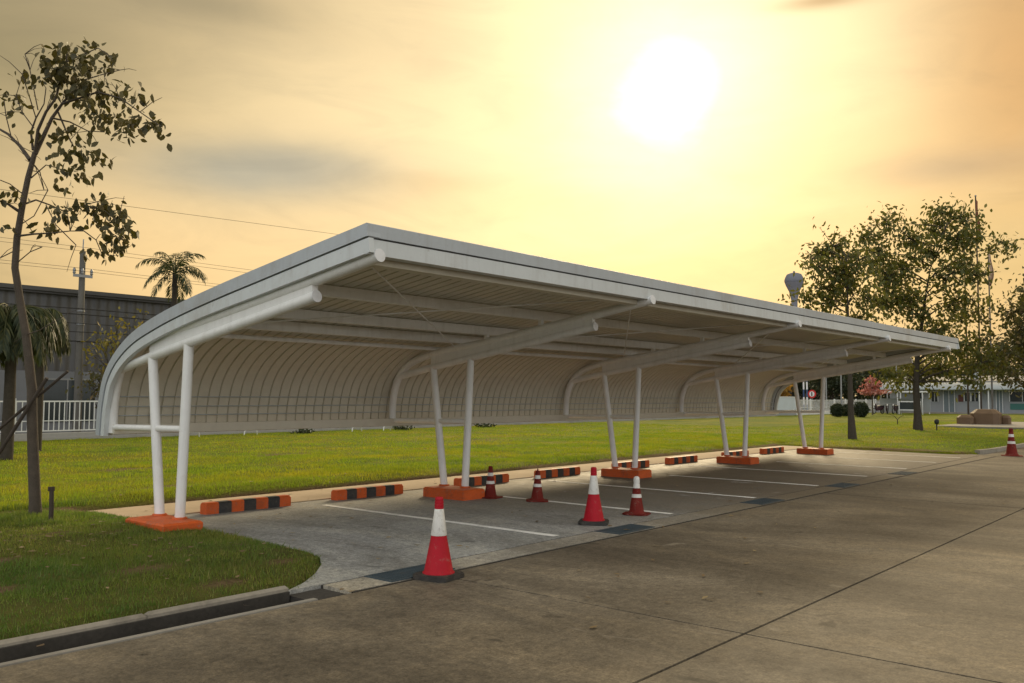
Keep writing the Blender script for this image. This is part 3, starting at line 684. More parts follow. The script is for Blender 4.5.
clusters = [(66, 50, 16, 9, 34), (82, 60, 18, 14, 46), (62, 70, 18, 14, 60), (84, 82, 20, 16, 70), (104, 52, 12, 9, 22), (112, 62, 13, 9, 22), (50, 66, 10, 12, 26), (100, 92, 20, 12, 50), (120, 92, 16, 9, 30), (138, 96, 12, 9, 22),
            (108, 118, 18, 12, 42), (122, 128, 12, 10, 26), (142, 122, 12, 9, 24), (156, 128, 9, 7, 16), (90, 108, 12, 10, 22), (70, 96, 16, 12, 30), (48, 84, 8, 9, 14), (30, 84, 6, 6, 8), (14, 100, 10, 7, 14), (4, 92, 6, 6, 9), (18, 74, 7, 5, 4),
            (12, 112, 7, 7, 6), (68, 132, 14, 10, 24), (80, 150, 14, 9, 26), (100, 156, 10, 7, 16), (56, 160, 9, 7, 10), (74, 172, 12, 8, 18), (88, 172, 8, 8, 9), (64, 186, 6, 5, 7), (42, 132, 8, 5, 7),
            (8, 196, 9, 6, 12), (4, 226, 6, 4, 5), (16, 192, 6, 5, 5), (60, 212, 16, 8, 24), (84, 206, 14, 8, 22), (104, 202, 12, 9, 22), (118, 216, 12, 9, 28), (126, 226, 9, 9, 24), (112, 236, 12, 10, 28), (122, 246, 9, 7, 16), (96, 222, 10, 10, 14), (50, 230, 8, 7, 10), (44, 226, 9, 7, 8), (106, 252, 10, 6, 12), (84, 250, 6, 6, 7), (108, 208, 9, 7, 16)]
V = []
for i, (x, y, sx, sy, n) in enumerate(clusters):
    u = D0 / F; c0 = pt(x, y, rN.uniform(-.5, .5))
    Rn = np.random.default_rng(i); n = int(n * (1.15 if y < 100 else 1.4)); offs = Rn.normal(0, .56, (n, 3)); cen = np.array(c0)[None] + offs[:, :1] * np.array(CR) * sx * u + offs[:, 1:2] * np.array(CU) * sy * u + offs[:, 2:] * np.array(CF) * .22
    V.append(leaf_mesh(cen, .108, 1, (.01, .01, .01), i + 900, .8, .52))
fast_mesh('crown', np.concatenate(V), 6, 'leaf_near', nt_)
# poles propping it, and the peg beside it
def stake(name, a, b, r, label, cat, group=None):
    a, b = Vector(a), Vector(b); mid = (a + b) / 2 + Vector((.01, 0, .015)); o = empty(name, a, label, cat, group)
    MB().tube([Vector((0, 0, 0)), mid - a, b - a], [r * 1.1, r, r * .9], 9).build('pole', 'dead_wood', o); return o
def onground(x, y): d = ray(x, y); return EYE + d * (H / -d.z)
pa = at_d(47, 378, D0 - .12); stake('tree_prop', onground(-47, 525), pa, .024, 'dark wooden prop leaning on the young tree, lower of the two', 'tree prop', 'wooden props of the young tree')
pb = at_d(68, 371, D0 + .12); stake('tree_prop', onground(-110, 522), pb, .019, 'dark wooden prop whose tip sticks out right past the young tree', 'tree prop', 'wooden props of the young tree')
o = empty('wooden_peg', (4.49, 10.9, 0), 'short dark wooden peg standing in the grass beside the young tree', 'peg')
MB().tube([(0, 0, -.1), (.004, 0, .25), (0, .004, .50)], [.03, .028, .026], 8).build('shaft', 'dead_wood', o)
MB().box(-.04, .03, -.012, .012, .455, .505).build('head', 'dead_wood', o)

# ------------------------------------------------------------------ fence along the back of the lawn
fence = empty('boundary_fence', (0, 32.4, 0), 'long white railing on a low concrete wall behind the lawn', 'fence')
def fc(o): o.parent = fence; o.location = (0, -32.4, 0); return o
mb = MB(); mb.bbox(-12, 73, 32.32, 32.5, -.3, .22, .02); mb.box(-12, 73, 32.2, 32.319, -.3, .06); fc(mb.build('base_wall', 'wall_concrete'))
mb = MB(); mb.bbox(78.2, 112, 32.32, 32.5, -.3, .22, .02); fc(mb.build('base_wall', 'fence_white'))
pan = None
for k in range(40):
    xa = -12 + 3.0 * k
    if 24.0 < xa < 54 or 71 < xa < 77.5: continue          # hidden behind the carport's curved back
    if pan is None:
        mb = MB(); mb.box(.06, 2.94, -.02, .02, 1.29, 1.34); mb.box(.06, 2.94, -.02, .02, .27, .31); mb.box(.06, 2.94, -.015, .015, .62, .65)
        mb.box(.06, .10, -.02, .02, .31, 1.29); mb.box(2.9, 2.94, -.02, .02, .31, 1.29)
        for j in range(15): x = .27 + j * .175; mb.box(x, x + .028, -.012, .012, .31, 1.29)
        pan = mb.build('railing_panel', 'fence_white'); pan.parent = fence; p = pan
        post = MB().box(-.06, .06, -.06, .06, .2, 1.42).build('post', 'fence_white'); post.parent = fence; ps = post
    else:
        p = pan.copy(); C.objects.link(p); ps = post.copy(); C.objects.link(ps)
    p.location = (xa, 0, 0); ps.location = (xa, 0, 0)
# solid panel in the fence, seen past the carport's far end
wp = empty('wall_panel', (73.1, 32.5, 0), 'plain bluish white wall panel beyond the far end of the carport', 'wall')
MB().box(0, 4.55, -.1, .1, -.3, 1.55).build('panel', 'panel_blue_white', wp); MB().box(-.03, 4.58, -.14, .14, 1.55, 1.63).build('coping', 'fence_white', wp); MB().box(0, 4.55, -.14, -.102, -.3, .45).build('plinth', 'building_white', wp)
for k, xx in enumerate((0.0, 4.56)): MB().box(xx - .1, xx + .1 - (.1 if k == 0 else 0) + .0, -.2, -.142, -.3, 1.5).build('pier', 'fence_white', wp)
# low white pipe hoops at the foot of the wall
hoop = None
HL = ['low white pipe hoop seen just right of the first carport legs', 'second low white pipe hoop from the left, before the wall', 'third low white pipe hoop before the wall, beside a dark clump', 'fourth low white pipe hoop before the wall', 'fifth low white pipe hoop, seen by the second frame']
for k, px in enumerate((194, 252, 306, 358, 388)):
    p = at_y(px, 400, 30.9)
    if hoop is None:
        hoop = empty('pipe_hoop', (0, 0, 0), 'x', 'hoop', 'low white pipe hoops before the wall'); MB().tube([(-.3, 0, -.05), (-.27, 0, .2), (-.22, 0, .25), (.22, 0, .25), (.3, .1, -.05)], .025, 8).build('pipe', 'fence_white', hoop); h = hoop
    else: h = copy_tree(hoop)
    h.location = (p.x, 30.9, -.08); h['label'] = HL[k]; h.rotation_euler.z = random.uniform(-.2, .2)
for k, (px, y, s, lb) in enumerate(((304, 30.7, .22, 'small dark clump of low plants at the lawn edge, leftmost of three'), (403, 30.6, .32, 'wide dark clump of low plants seen left of the second frame legs'), (485, 30.5, .35, 'dark clump of low plants seen right of the second frame legs'))):
    p = at_y(px, 400, y); o = empty('low_plant', (p.x, y, -.13), lb, 'plant', 'dark clumps at the lawn edge')
    Rn = np.random.default_rng(k); cen = Rn.normal(0, 1, (60, 3)) * np.array((s, s * .6, s * .25)) + np.array((0, 0, s * .5)); cen[:, 2] = np.abs(cen[:, 2])
    fast_mesh('foliage', leaf_mesh(cen, .14, 4, (.05, .05, .05), 70 + k, 0), 6, 'leaf_dark', o); MB().tube([(0, 0, -.05), (0, 0, s * .5)], .03, 6).build('stem', 'dark_bark', o)

# ------------------------------------------------------------------ warehouse, pole, wires and palms behind the fence
wh = empty('warehouse', (20, 42, 0), 'long dark grey corrugated warehouse behind the fence at left', 'warehouse')
def wc(o): o.parent = wh; o.location = (-20, -42, 0); return o
wc(MB().box(-40, 62, 42, 66, -.3, 6.2).build('wall', 'warehouse_sheet'))
mb = MB(); mb.prism([(41.7, 6.2), (41.7, 6.38), (54, 7.2), (66.3, 6.38), (66.3, 6.2)], 0, -40.3, 62.3); wc(mb.build('roof', simple('warehouse_roof', (.07, .07, .07), .6, .1, .4)))
wc(MB().box(-40, 62, 41.8, 41.998, 6.1, 6.198).build('gutter', simple('gutter_dark', (.06, .06, .06), .5)))
wc(MB().box(-40, 62, 41.96, 41.999, -.3, 2.6).build('lower_wall', simple('lower_wall_grey', (.19, .20, .215), .8, .1, .4, (.1, .1, .1), .5)))
for xx in (8.2, 12.3, 16.6, 22.5):
    d = wc(MB().box(xx, xx + 2.4, 41.92, 41.958, .3, 2.2).build('window', 'dark_glass'))
    MB().box(xx + 1.17, xx + 1.23, 41.9, 41.918, .3, 2.2).box(xx, xx + 2.4, 41.9, 41.918, 2.2, 2.28).build('frame', 'steel', d)
tp = at_y(83, 250, 37)
pole = empty('utility_pole', (tp.x, 37, 0), 'grey concrete utility pole with a crossarm and insulators in front of the warehouse', 'pole')
MB().tube([(0, 0, -.2), (0, 0, 7.45)], [.17, .11], 10).build('shaft', 'pole_concrete', pole)
MB().box(-.42, .36, -.16, -.125, 6.35, 6.47).build('crossarm', 'steel', pole)
for xx in (-.38, -.05, .32): MB().lathe([(.03, 0), (.07, .05), (.045, .09), (.07, .14), (.05, .2), (.03, .26)], 10, (xx, -.14, 6.47)).build('insulator', 'steel', pole)
MB().tube([(0, 0, 7.4), (.01, 0, 7.95)], .025, 6).build('top_spike', 'steel', pole)
for z in (4.95, 4.4, 3.7): MB().lathe([(.15, 0), (.15, .06)], 12, (0, 0, z)).build('clamp', 'steel', pole)
WZ = [(7.62, -.0, .007), (7.46, -.0, .007), (6.72, -.2, .007), (6.60, -.2, .007), (5.05, -.25, .02), (4.82, -.25, .022), (4.45, -.25, .015), (4.10, -.25, .018), (3.72, -.25, .028)]
WLb = ['thin power line, highest of the wires on the utility pole', 'thin power line just under the highest wire', 'thin power line at the left crossarm insulator', 'thin power line just under the crossarm level',
       'upper black cable against the dark warehouse roofline', 'thick black cable second from top against the warehouse', 'black cable third from top against the warehouse', 'black cable fourth from top against the warehouse', 'thickest and lowest black cable against the warehouse']
for (z, dy, r), lb in zip(WZ, WLb):
    o = empty('power_cable', (tp.x, 37 + dy, z), lb, 'cable', 'cables on the utility pole'); mb = MB()
    for a, b in ((-34, 0), (0, 34), (34, 68)):
        mb.tube([(a + (b - a) * t / 12, 0, -4 * .08 * (t / 12) * (1 - t / 12)) for t in range(13)], r, 5)
    mb.build('strand', 'cable_black', o)
o = empty('power_cable', (18.25, 36.5, 9.54), 'single thin wire crossing the sky above the curved roof', 'cable', 'cables on the utility pole')
MB().tube([(-36 + 6 * t, 0, (-36 + 6 * t) * .0354) for t in range(13)], .008, 5).build('strand', 'cable_black', o)

def palm(loc, label, th, n, fl, mat, seed, trunk_r=.12, leaflet=.45, droop=1.0, dens=22, wide=.05, lift=.9, group='palms behind the fence'):
    r = random.Random(seed); o = empty('palm_tree', loc, label, 'palm', group)
    MB().tube([(0, 0, -.1), (.03, .02, th * .5), (0, 0, th)], [trunk_r * 1.2, trunk_r, trunk_r * .85], 9).build('trunk', 'dark_bark', o)
    VL = []
    mbs = MB()
    for k in range(n):
        a = 2 * math.pi * k / n + r.uniform(-.25, .25); el = r.uniform(-.25, 1.0) * lift; p = Vector((0, 0, th)); d = Vector((math.cos(a) * math.cos(el), math.sin(a) * math.cos(el), math.sin(el))); L = fl * r.uniform(.75, 1.1); pts = [p.copy()]
        for i in range(9):
            d = (d + Vector((0, 0, -.16 * droop * (1 + .12 * i)))).normalized(); pts.append(pts[-1] + d * L / 9)
        mbs.tube(pts, [.03 - .0027 * i for i in range(10)], 4, False)
        side = d.cross(Vector((0, 0, 1)));  side = side.normalized() if side.length > .01 else Vector((math.sin(a), -math.cos(a), 0))
        for j in range(dens):
            t = (1 + 8 * (j + r.random()) / dens); i0 = min(int(t), 8); q = pts[i0].lerp(pts[i0 + 1], t - i0); dd = (pts[i0 + 1] - pts[i0]).normalized()
            ll = leaflet * (1 - .55 * abs(t - 4) / 5) * r.uniform(.8, 1.2)
            for s in (-1, 1):
                e = (side * s * r.uniform(.5, 1) + dd * .7 + Vector((r.uniform(-.15, .15), r.uniform(-.15, .15), -r.uniform(.2, .9) * droop))).normalized(); w = dd.cross(e).cross(e).normalized() * wide * .5 if dd.cross(e).length > .05 else side * wide * .5
                m1 = q + e * ll * .5 + Vector((0, 0, .02)); VL += [q, m1 + w, q + e * ll + Vector((0, 0, -.12 * droop * ll)), m1 - w]
    st = mbs.build('frond_stem', 'leaf_palm', o); st['kind'] = 'stuff'
    fast_mesh('fronds', np.array([tuple(v) for v in VL]), 4, mat, o); return o
pc = at_y(175, 274, 37); palm((pc.x, 37, 0), 'palm with feathery arched fronds rising above the warehouse roof', pc.z, 15, 1.8, 'leaf_palm', 5, .13, .55, 1.0, 34, .04, 1.35)
pc = at_y(12, 315, 23.5); palm((pc.x, 23.5, 0), 'bushy drooping palm with dark trunk behind the young tree', 3.5, 44, 1.7, 'leaf_palm', 8, .13, .42, 1.75, 46, .04, 1.1)
pc = at_y(41, 318, 26.5); palm((pc.x, 26.5, 0), 'bushy drooping palm just right of the young tree trunk', 3.8, 48, 1.4, 'leaf_palm', 9, .12, .42, 1.8, 46, .042, 1.1)
for k, (px, py, y, h, lb) in enumerate(((120, 330, 35, 4.4, 'thin straggly tree with yellowish leaves before the warehouse'), (150, 345, 36, 4.6, 'straggly yellowish tree half hidden by the curved roof edge'), (100, 372, 34.5, 2.5, 'low straggly bush between the utility pole and the roof edge'))):
    p = at_y(px, py, y)
    tree('straggly_tree', (p.x, y, 0), lb, 'tree', 'straggly trees before the warehouse', h, 1.0, h * .4, .05, 'leaf_yellow' if k < 2 else 'leaf_olive', .2, 3, 'dark_bark', 3, 40 + k, .8, puff=.25)

# ------------------------------------------------------------------ right hand side: trees, flag poles, plinth
def lawn_tree(loc, D, label, trunk, r0, clus, leaf, lsize, seed, den=3.6, jit=1.0):
    """trunk and clumps followed from the picture at the tree's own distance, clumps spread in depth"""
    r = random.Random(seed); o = empty('lawn_tree', loc, label, 'tree', 'trees on the right hand lawn'); B = Vector(loc); mb = MB(); u = D / F
    tp = [at_d(x, y, D) - B for x, y in trunk]; n = len(tp); tp[0].z = -.05
    mb.tube(tp, [r0 * (1.25 if i == 0 else max(.12, 1 - 1.15 * i / (n - 1))) for i in range(n)], 9); V = []
    for k, (x, y, sx, sy, nl) in enumerate(clus):
        c = at_d(x, y, D) - B + CF * r.uniform(-jit, jit) * 1.6
        # a limb from the trunk below the clump, then twigs into it
        zz = max(2.3, min(tp[-1].z * .97, c.z - .38 * Vector((c.x - tp[2].x, c.y - tp[2].y)).length)); j = max(i for i in range(n - 1) if tp[i].z <= zz); a = tp[j].lerp(tp[j + 1], (zz - tp[j].z) / (tp[j + 1].z - tp[j].z)); mid = a.lerp(c, .5) + Vector((r.uniform(-.2, .2), r.uniform(-.2, .2), r.uniform(.0, .35)))
        rr = r0 * .26 * (1 - .5 * j / n); mb.tube([a, a.lerp(mid, .5) + Vector((0, 0, .06)), mid, c], [rr, rr * .8, rr * .6, rr * .3], 5, False)
        tw = []
        for q in range(max(4, int(nl * den / 10))):
            e = c + CR * r.gauss(0, sx * .82) * u + CU * r.gauss(0, sy * .78) * u + CF * r.gauss(0, .45 * (sx + sy) * u); mb.tube([c, c.lerp(e, .6) + Vector((0, 0, .05)), e], [.016, .012, .007], 4, False); tw += [e, c.lerp(e, .7)]
        V.append(leaf_mesh([tuple(t) for t in tw], lsize, max(2, int(nl * den / len(tw)) + 1), (lsize * 1.05,) * 3, seed * 100 + k, .55, .46))
    mb.build('trunk', 'dark_bark', o); fast_mesh('crown', np.concatenate(V), 6, leaf, o); return o
lawn_tree((33.0, 11.65, 0), 32.65, 'tree with slim trunk just right of the last carport legs', [(852.5, 442), (851, 415), (850, 380), (849, 345), (848, 310), (847, 280), (846, 255)], .14,
    [(818, 268, 9, 11, 40), (832, 252, 9, 9, 55), (846, 243, 9, 8, 60), (860, 254, 9, 9, 50), (842, 272, 11, 9, 70), (826, 288, 11, 9, 60), (858, 284, 11, 10, 70), (872, 298, 9, 9, 45), (838, 302, 12, 9, 60), (862, 318, 11, 9, 50), (811, 292, 6, 6, 9), (801, 262, 6, 8, 2), (806, 256, 6, 5, 2), (850, 262, 8, 8, 40), (815, 300, 9, 6, 26)], 'leaf_lawn', .19, 11)
lawn_tree((43.8, 12.5, 0), 41.45, 'tallest tree on the lawn, thick trunk left of the brown plinth', [(918, 433), (917.5, 415), (916, 390), (917, 360), (921, 330), (925, 300), (930, 270), (938, 245), (948, 222)], .20,
    [(880, 232, 9, 8, 45), (896, 220, 9, 8, 60), (880, 252, 11, 9, 60), (900, 242, 11, 9, 75), (907, 266, 12, 10, 85), (890, 274, 11, 9, 75), (874, 280, 10, 9, 60), (925, 254, 11, 10, 75), (940, 228, 9, 8, 60), (954, 210, 9, 7, 60), (967, 218, 9, 7, 50), (951, 240, 11, 9, 75), (971, 238, 9, 9, 50), (986, 247, 8, 6, 34), (999, 249, 6, 4, 14), (936, 276, 12, 10, 80), (956, 264, 11, 9, 70), (970, 276, 8, 9, 40),
     (946, 302, 12, 10, 70), (920, 296, 12, 10, 70), (899, 300, 12, 9, 60), (964, 300, 8, 9, 34), (884, 305, 10, 8, 40), (940, 330, 12, 9, 60), (955, 346, 11, 8, 60), (926, 348, 12, 8, 60), (946, 368, 11, 7, 60), (925, 374, 10, 6, 40), (899, 358, 11, 9, 46), (886, 374, 9, 7, 40), (906, 334, 11, 9, 46), (936, 384, 9, 5, 26), (966, 362, 9, 8, 44), (958, 380, 9, 6, 34), (978, 316, 9, 9, 40), (984, 340, 9, 9, 36), (975, 352, 9, 8, 40), (912, 316, 12, 9, 50), (870, 300, 9, 9, 34), (872, 262, 8, 9, 34), (980, 374, 8, 5, 18), (905, 384, 9, 5, 28)], 'leaf_lawn', .235, 23)
lawn_tree((47.5, 7.0, 0), 40.8, 'tree with brownish leaves cut off by the right edge', [(1052, 436), (1050, 410), (1046, 370), (1040, 335), (1034, 300)], .17,
    [(1012, 298, 8, 9, 50), (1022, 312, 10, 9, 60), (1006, 328, 9, 9, 55), (1021, 342, 10, 9, 60), (1010, 362, 9, 8, 55), (996, 350, 7, 7, 26), (1026, 288, 9, 8, 50), (1034, 330, 10, 10, 60), (1016, 382, 9, 7, 45), (1040, 300, 12, 10, 60), (1040, 360, 12, 10, 60), (1000, 310, 6, 7, 22), (1002, 374, 7, 6, 26), (1060, 310, 14, 12, 60), (1064, 340, 14, 12, 60)], 'leaf_olive', .24, 31)
plat = empty('plinth_slab', (54, 11.5, 0), 'low pale concrete slab under the brown plinth', 'slab')
MB().bbox(-4.6, 7, -3.8, 1.75, -.2, .16, .02).build('slab', 'pale_concrete', plat)
pl = empty('stone_plinth', (54.2, 12.0, .16), 'brown tiled stepped plinth at the foot of the flagpoles', 'plinth')
def frus(w, d, h, t, z, cx=0, cy=0):
    w2, d2 = w / 2, d / 2; m_ = MB(); lo = [(cx - w2, cy - d2 + t), (cx - w2 + t, cy - d2), (cx + w2 - t, cy - d2), (cx + w2, cy - d2 + t), (cx + w2, cy + d2 - t), (cx + w2 - t, cy + d2), (cx - w2 + t, cy + d2), (cx - w2, cy + d2 - t)]
    hh = h * .72; s = .62
    vs = [(x, y, z) for x, y in lo] + [(x, y, z + hh) for x, y in lo] + [(cx + (x - cx) * s, cy + (y - cy) * s, z + h) for x, y in lo]
    return m_.add(vs, [tuple(range(8))[::-1], tuple(range(16, 24))] + [(r * 8 + i, r * 8 + (i + 1) % 8, r * 8 + 8 + (i + 1) % 8, r * 8 + 8 + i) for r in (0, 1) for i in range(8)])
frus(1.25, 1.45, .82, .25, 0, .1, -.15).build('main_block', 'plinth_tile', pl); frus(.85, .85, .50, .14, 0, -.45, .72).build('step_block', 'plinth_tile', pl); frus(.4, .45, .5, .08, 0, .55, -1.05).build('step_block', 'plinth_tile', pl)
FL = [(964, 243, 55.5, None, 'slim flagpole with no flag, leftmost of the three'), (975.5, 197, 55.9, 'flag_brown', 'tallest flagpole with a furled brown flag at its top'), (988, 246, 55.7, 'flag_pale', 'flagpole with a pale flag hanging limp, right of the other two')]
for px, py, X, fl, lb in FL:
    p = at_x(px, py, X); o = empty('flagpole', (X, p.y, .15), lb, 'flagpole', 'flagpoles behind the plinth')
    MB().tube([(0, 0, 0), (0, 0, p.z - .15)], [.055, .035], 10).build('pole', 'dead_wood' if fl != 'flag_pale' else 'pole_concrete', o)
    MB().lathe([(.02, 0), (.06, .04), (.06, .08), (.015, .12)], 10, (0, 0, p.z - .15)).build('finial', 'steel', o)
    if fl:
        z1 = p.z - .2; Lf = 2.6 if fl == 'flag_brown' else 2.1; vs = []; nn = 14; mm = 6; wd = .26 if fl == 'flag_brown' else .30
        for i in range(nn + 1):
            for j in range(mm + 1):
                t = i / nn; s = j / mm; w = wd * (.45 + .55 * math.sin(math.pi * min(1, t * .9 + .1))); vs.append((.12 * math.sin(s * 9 + t * 2), -s * w * (.6 + .4 * t) + .05 * math.sin(t * 7), z1 - Lf * t - .25 * s))
        fo = MB().add(vs, [(i * (mm + 1) + j, i * (mm + 1) + j + 1, (i + 1) * (mm + 1) + j + 1, (i + 1) * (mm + 1) + j) for i in range(nn) for j in range(mm)], True).build('flag', fl, None)
        fo.location = o.location; tag(fo, 'furled brown flag hanging at the top of the tallest flagpole' if fl == 'flag_brown' else 'pale limp flag hanging on the right hand flagpole', 'flag', 'flags on the poles')
        so = fo.modifiers.new('thick', 'SOLIDIFY'); so.thickness = .01
lamp = empty('garden_lamp', (44.5, 11.8, 0), 'small dark garden lamp on a stalk beside the thick trunk', 'garden lamp')
MB().tube([(0, 0, -.05), (0, 0, .36)], .03, 8).build('stalk', 'cable_black', lamp); MB().lathe([(.05, .36), (.10, .40), (.11, .52), (.08, .58), (.02, .60)], 12).build('lamp_head', 'cable_black', lamp)
sap = empty('sapling', (52.2, 15.9, 0), 'tiny bare forked sapling standing alone on the lawn', 'sapling')
MB().tube([(0, 0, -.03), (0, 0, .35)], .025, 6).tube([(0, 0, .35), (-.12, .12, .55), (-.3, .3, .62)], [.02, .015, .01], 5).tube([(0, 0, .35), (.12, -.1, .5), (.26, -.26, .6)], [.02, .015, .01], 5).build('stem', 'dark_bark', sap)
MB().lathe([(.22, 0), (.15, .06), (.05, .08)], 10).build('soil_mound', 'soil', sap)
# clipped round shrubs
TL = ['dark clipped round shrub, left of the three', 'dark clipped round shrub, middle and half hidden one of three', 'dark clipped round shrub right of the slim tree trunk']
for k, (px, X, r_) in enumerate(((837.5, 74, .55), (846.5, 77, .5), (861, 74.5, .62))):
    p = at_x(px, 408, X); o = empty('round_shrub', (X, p.y, 0), TL[k], 'shrub', 'clipped round shrubs'); Rn = np.random.default_rng(k)
    d = Rn.normal(0, 1, (2600, 3)); d /= np.linalg.norm(d, axis=1)[:, None]; cen = d * r_ * Rn.uniform(.55, 1.0, (2600, 1)) * (1 + .10 * np.sin(d[:, :1] * 5 + k) * np.cos(d[:, 1:2] * 4 + 2 * k) + .06 * np.sin(d[:, 2:] * 7 + k)) + np.array((0, 0, r_ * .95))
    fast_mesh('foliage', leaf_mesh(cen, .13, 2, (.02, .02, .02), 80 + k, 0), 6, 'leaf_dark', o); MB().tube([(0, 0, -.1), (0, 0, r_)], .06, 7).build('stem', 'dark_bark', o)
p = at_x(872, 388, 84); o = empty('flowering_shrub', (84, p.y, 0), 'pink flowering shrub with tiered blooms on a thin stem', 'shrub')
Rn = np.random.default_rng(4); cen = []
for n, z, r_, h in ((230, 2.1, .75, .16), (120, 2.75, .5, .28), (40, 3.2, .25, .2)): cen.append(Rn.normal(0, .55, (n, 3)) * np.array((r_, r_ * 1.25, h)) + np.array((0, 0, z)))
fast_mesh('blooms', leaf_mesh(np.concatenate(cen), .2, 3, (.06, .06, .05), 91, .1, .7), 6, 'petal_pink', o)
mb = MB().tube([(0, 0, -.1), (.03, 0, 1.2), (0, 0, 2.9)], [.07, .06, .03], 7)
for j in range(5): a = j * 1.3; mb.tube([(0, 0, 1.4), (.5 * math.cos(a), .5 * math.sin(a), 2.0)], [.03, .015], 5)
mb.build('stem', 'bark', o)

# ------------------------------------------------------------------ low white building with a barrel awning
bd = empty('low_building', (100, 20, 0), 'low white building with a rounded awning across the far lawn', 'building')
def bc(o, par=None): o.parent = par or bd; o.location = (-100, -20, 0) if par is None else (0, 0, 0); return o
bc(MB().box(100, 112, 2, 31.2, -.2, 3.3).build('wall', 'building_white'))
bc(MB().box(98.4, 99.99, 2, 31.4, -.2, .12).build('porch_floor', 'pale_concrete'))
sec = []
for i in range(9): a = math.pi / 2 * i / 8; sec.append((100 - 1.9 * math.sin(a), 2.45 + .75 * math.cos(a)))
inner = [(100 - (1.9 - .06) * math.sin(math.pi / 2 * i / 8), 2.40 + .70 * math.cos(math.pi / 2 * i / 8)) for i in range(9)][::-1]
bc(MB().prism(sec + inner, 1, 2, 31.6).build('awning', 'awning'))
bc(MB().prism([(99.7, 3.3), (106, 4.0), (112.4, 3.3), (112.4, 3.22), (99.7, 3.22)], 1, 1.7, 31.45).build('roof', 'roof_sheet'))
def opening(y1, y0, z0, z1, name, mat, fr=True, sub=None):
    f = bc(MB().box(99.93, 99.995, y0, y1, z0, z1).build(name, mat)); f.location = (-100, -20, 0)
    if fr:
        q = MB().box(99.9, 99.929, y0 - .07, y0, z0, z1).box(99.9, 99.929, y1, y1 + .07, z0, z1).box(99.9, 99.929, y0 - .07, y1 + .07, z1, z1 + .07).box(99.9, 99.929, (y0 + y1) / 2 - .025, (y0 + y1) / 2 + .025, z0, z1).build('frame', 'fence_white', f)
    return f
opening(26.95, 26.35, 1.2, 2.25, 'window', 'dark_glass'); opening(28.6, 27.8, 1.2, 2.25, 'window', 'dark_glass')
dr = opening(25.75, 24.75, .12, 2.35, 'door', 'door_grey'); MB().box(99.88, 99.925, 24.85, 24.9, 1.0, 1.2).build('handle', 'steel', dr)
opening(24.35, 23.9, 1.2, 1.9, 'notice_board', 'red_board', False); opening(23.75, 23.25, 1.25, 2.15, 'window', 'dark_glass'); opening(23.1, 22.45, 1.25, 2.15, 'window', 'dark_glass')
dr = opening(20.8, 20.3, .12, 2.35, 'door', 'door_grey'); MB().box(99.88, 99.925, 20.36, 20.4, 1.0, 1.2).build('handle', 'steel', dr)
opening(19.6, 17.4, 1.25, 2.25, 'window', 'dark_glass'); opening(19.6, 17.4, .45, 1.05, 'notice_board', 'green_board', False); opening(16, 14, 1.25, 2.25, 'window', 'dark_glass')
for y in (29.6, 22.0, 21.2, 15): bc(MB().box(98.35, 98.45, y - .05, y + .05, .12, 2.45).build('post', 'fence_white'))
bc(MB().tube([(103, 23.5, 3.6), (103, 23.5, 4.3)], [.45, .4], 12).build('roof_vent', 'awning'))
# lean-to with parked motorbikes in front of it
sh = empty('bike_shelter', (92, 27.5, 0), 'flat white shelter roof on thin posts beside the low building', 'shelter')
MB().box(-1, 1.5, -2.2, 2.6, 2.1, 2.24).build('roof', 'fence_white', sh)
for x, y in ((-.9, -2.1), (-.9, 2.5), (-.9, .2), (1.4, -2.1), (1.4, 2.5)): MB().tube([(x, y, -.1), (x, y, 2.1)], .04, 8).build('post', 'fence_white', sh)
MB().box(1.3, 1.38, -2.2, 2.6, .2, 1.5).build('back_panel', 'building_white', sh)
tb = empty('serving_counter', (90.5, 26.4, 0), 'white framed counter with a dark opening under the shelter', 'counter')
MB().box(-.3, .3, -.95, .95, .35, .45).box(-.3, .3, -.95, .95, 1.15, 1.25).box(-.3, .3, -.95, -.85, .45, 1.15).box(-.3, .3, .85, .95, .45, 1.15).build('frame', 'fence_white', tb)
MB().box(-.25, .25, -.849, .849, .451, 1.149).build('dark_opening', 'dark_glass', tb)
for sx in (-.28, .28):
    for sy in (-.9, .9): MB().box(sx - .03, sx + .03, sy - .03, sy + .03, -.05, .349).build('leg', 'fence_white', tb)
MT = ['parked motorbike nearest the pink flowering shrub', 'parked motorbike next to the white counter', 'parked motorbike between two others under the shelter']
mo = None
for k, (X, px) in enumerate(((89, 878), (90.3, 895), (89.5, 887))):
    p = at_x(px, 404, X)
    if mo is None:
        mo = empty('motorbike', (0, 0, 0), 'x', 'motorbike', 'motorbikes parked under the shelter')
        for y in (-.6, .6):
            wv = [(0, y + .25 * math.cos(a), .29 + .25 * math.sin(a)) for a in [2 * math.pi * i / 16 for i in range(17)]]; w = MB().tube(wv, .045, 8, False).build('wheel', 'bike_black', mo); MB().tube([(-.03, y, .29), (.03, y, .29)], .2, 14).build('rim', 'bike_grey', w)
        MB().prism([(-.75, .55), (-.3, .35), (.3, .3), (.42, .55), (.55, .95), (.42, .98), (.25, .62), (-.2, .68), (-.8, .75)], 0, -.12, .12).build('body', 'bike_red', mo)
        MB().prism([(-.75, .70), (.1, .68), (.12, .76), (-.3, .82), (-.78, .84)], 0, -.13, .13).build('saddle', 'bike_black', mo)
        MB().tube([(0, .6, .29), (0, .45, .95)], .03, 8).tube([(-.32, .38, 1.02), (0, .45, .98), (.32, .38, 1.02)], .018, 6).build('handlebar', 'bike_grey', mo)
        MB().tube([(0, .5, .88), (0, .62, .86)], [.09, .07], 10).build('headlight', 'sign_white', mo); h = mo
    else: h = copy_tree(mo)
    h.location = (X, p.y, 0); h.rotation_euler.z = R(70 + 20 * k); h['label'] = MT[k]
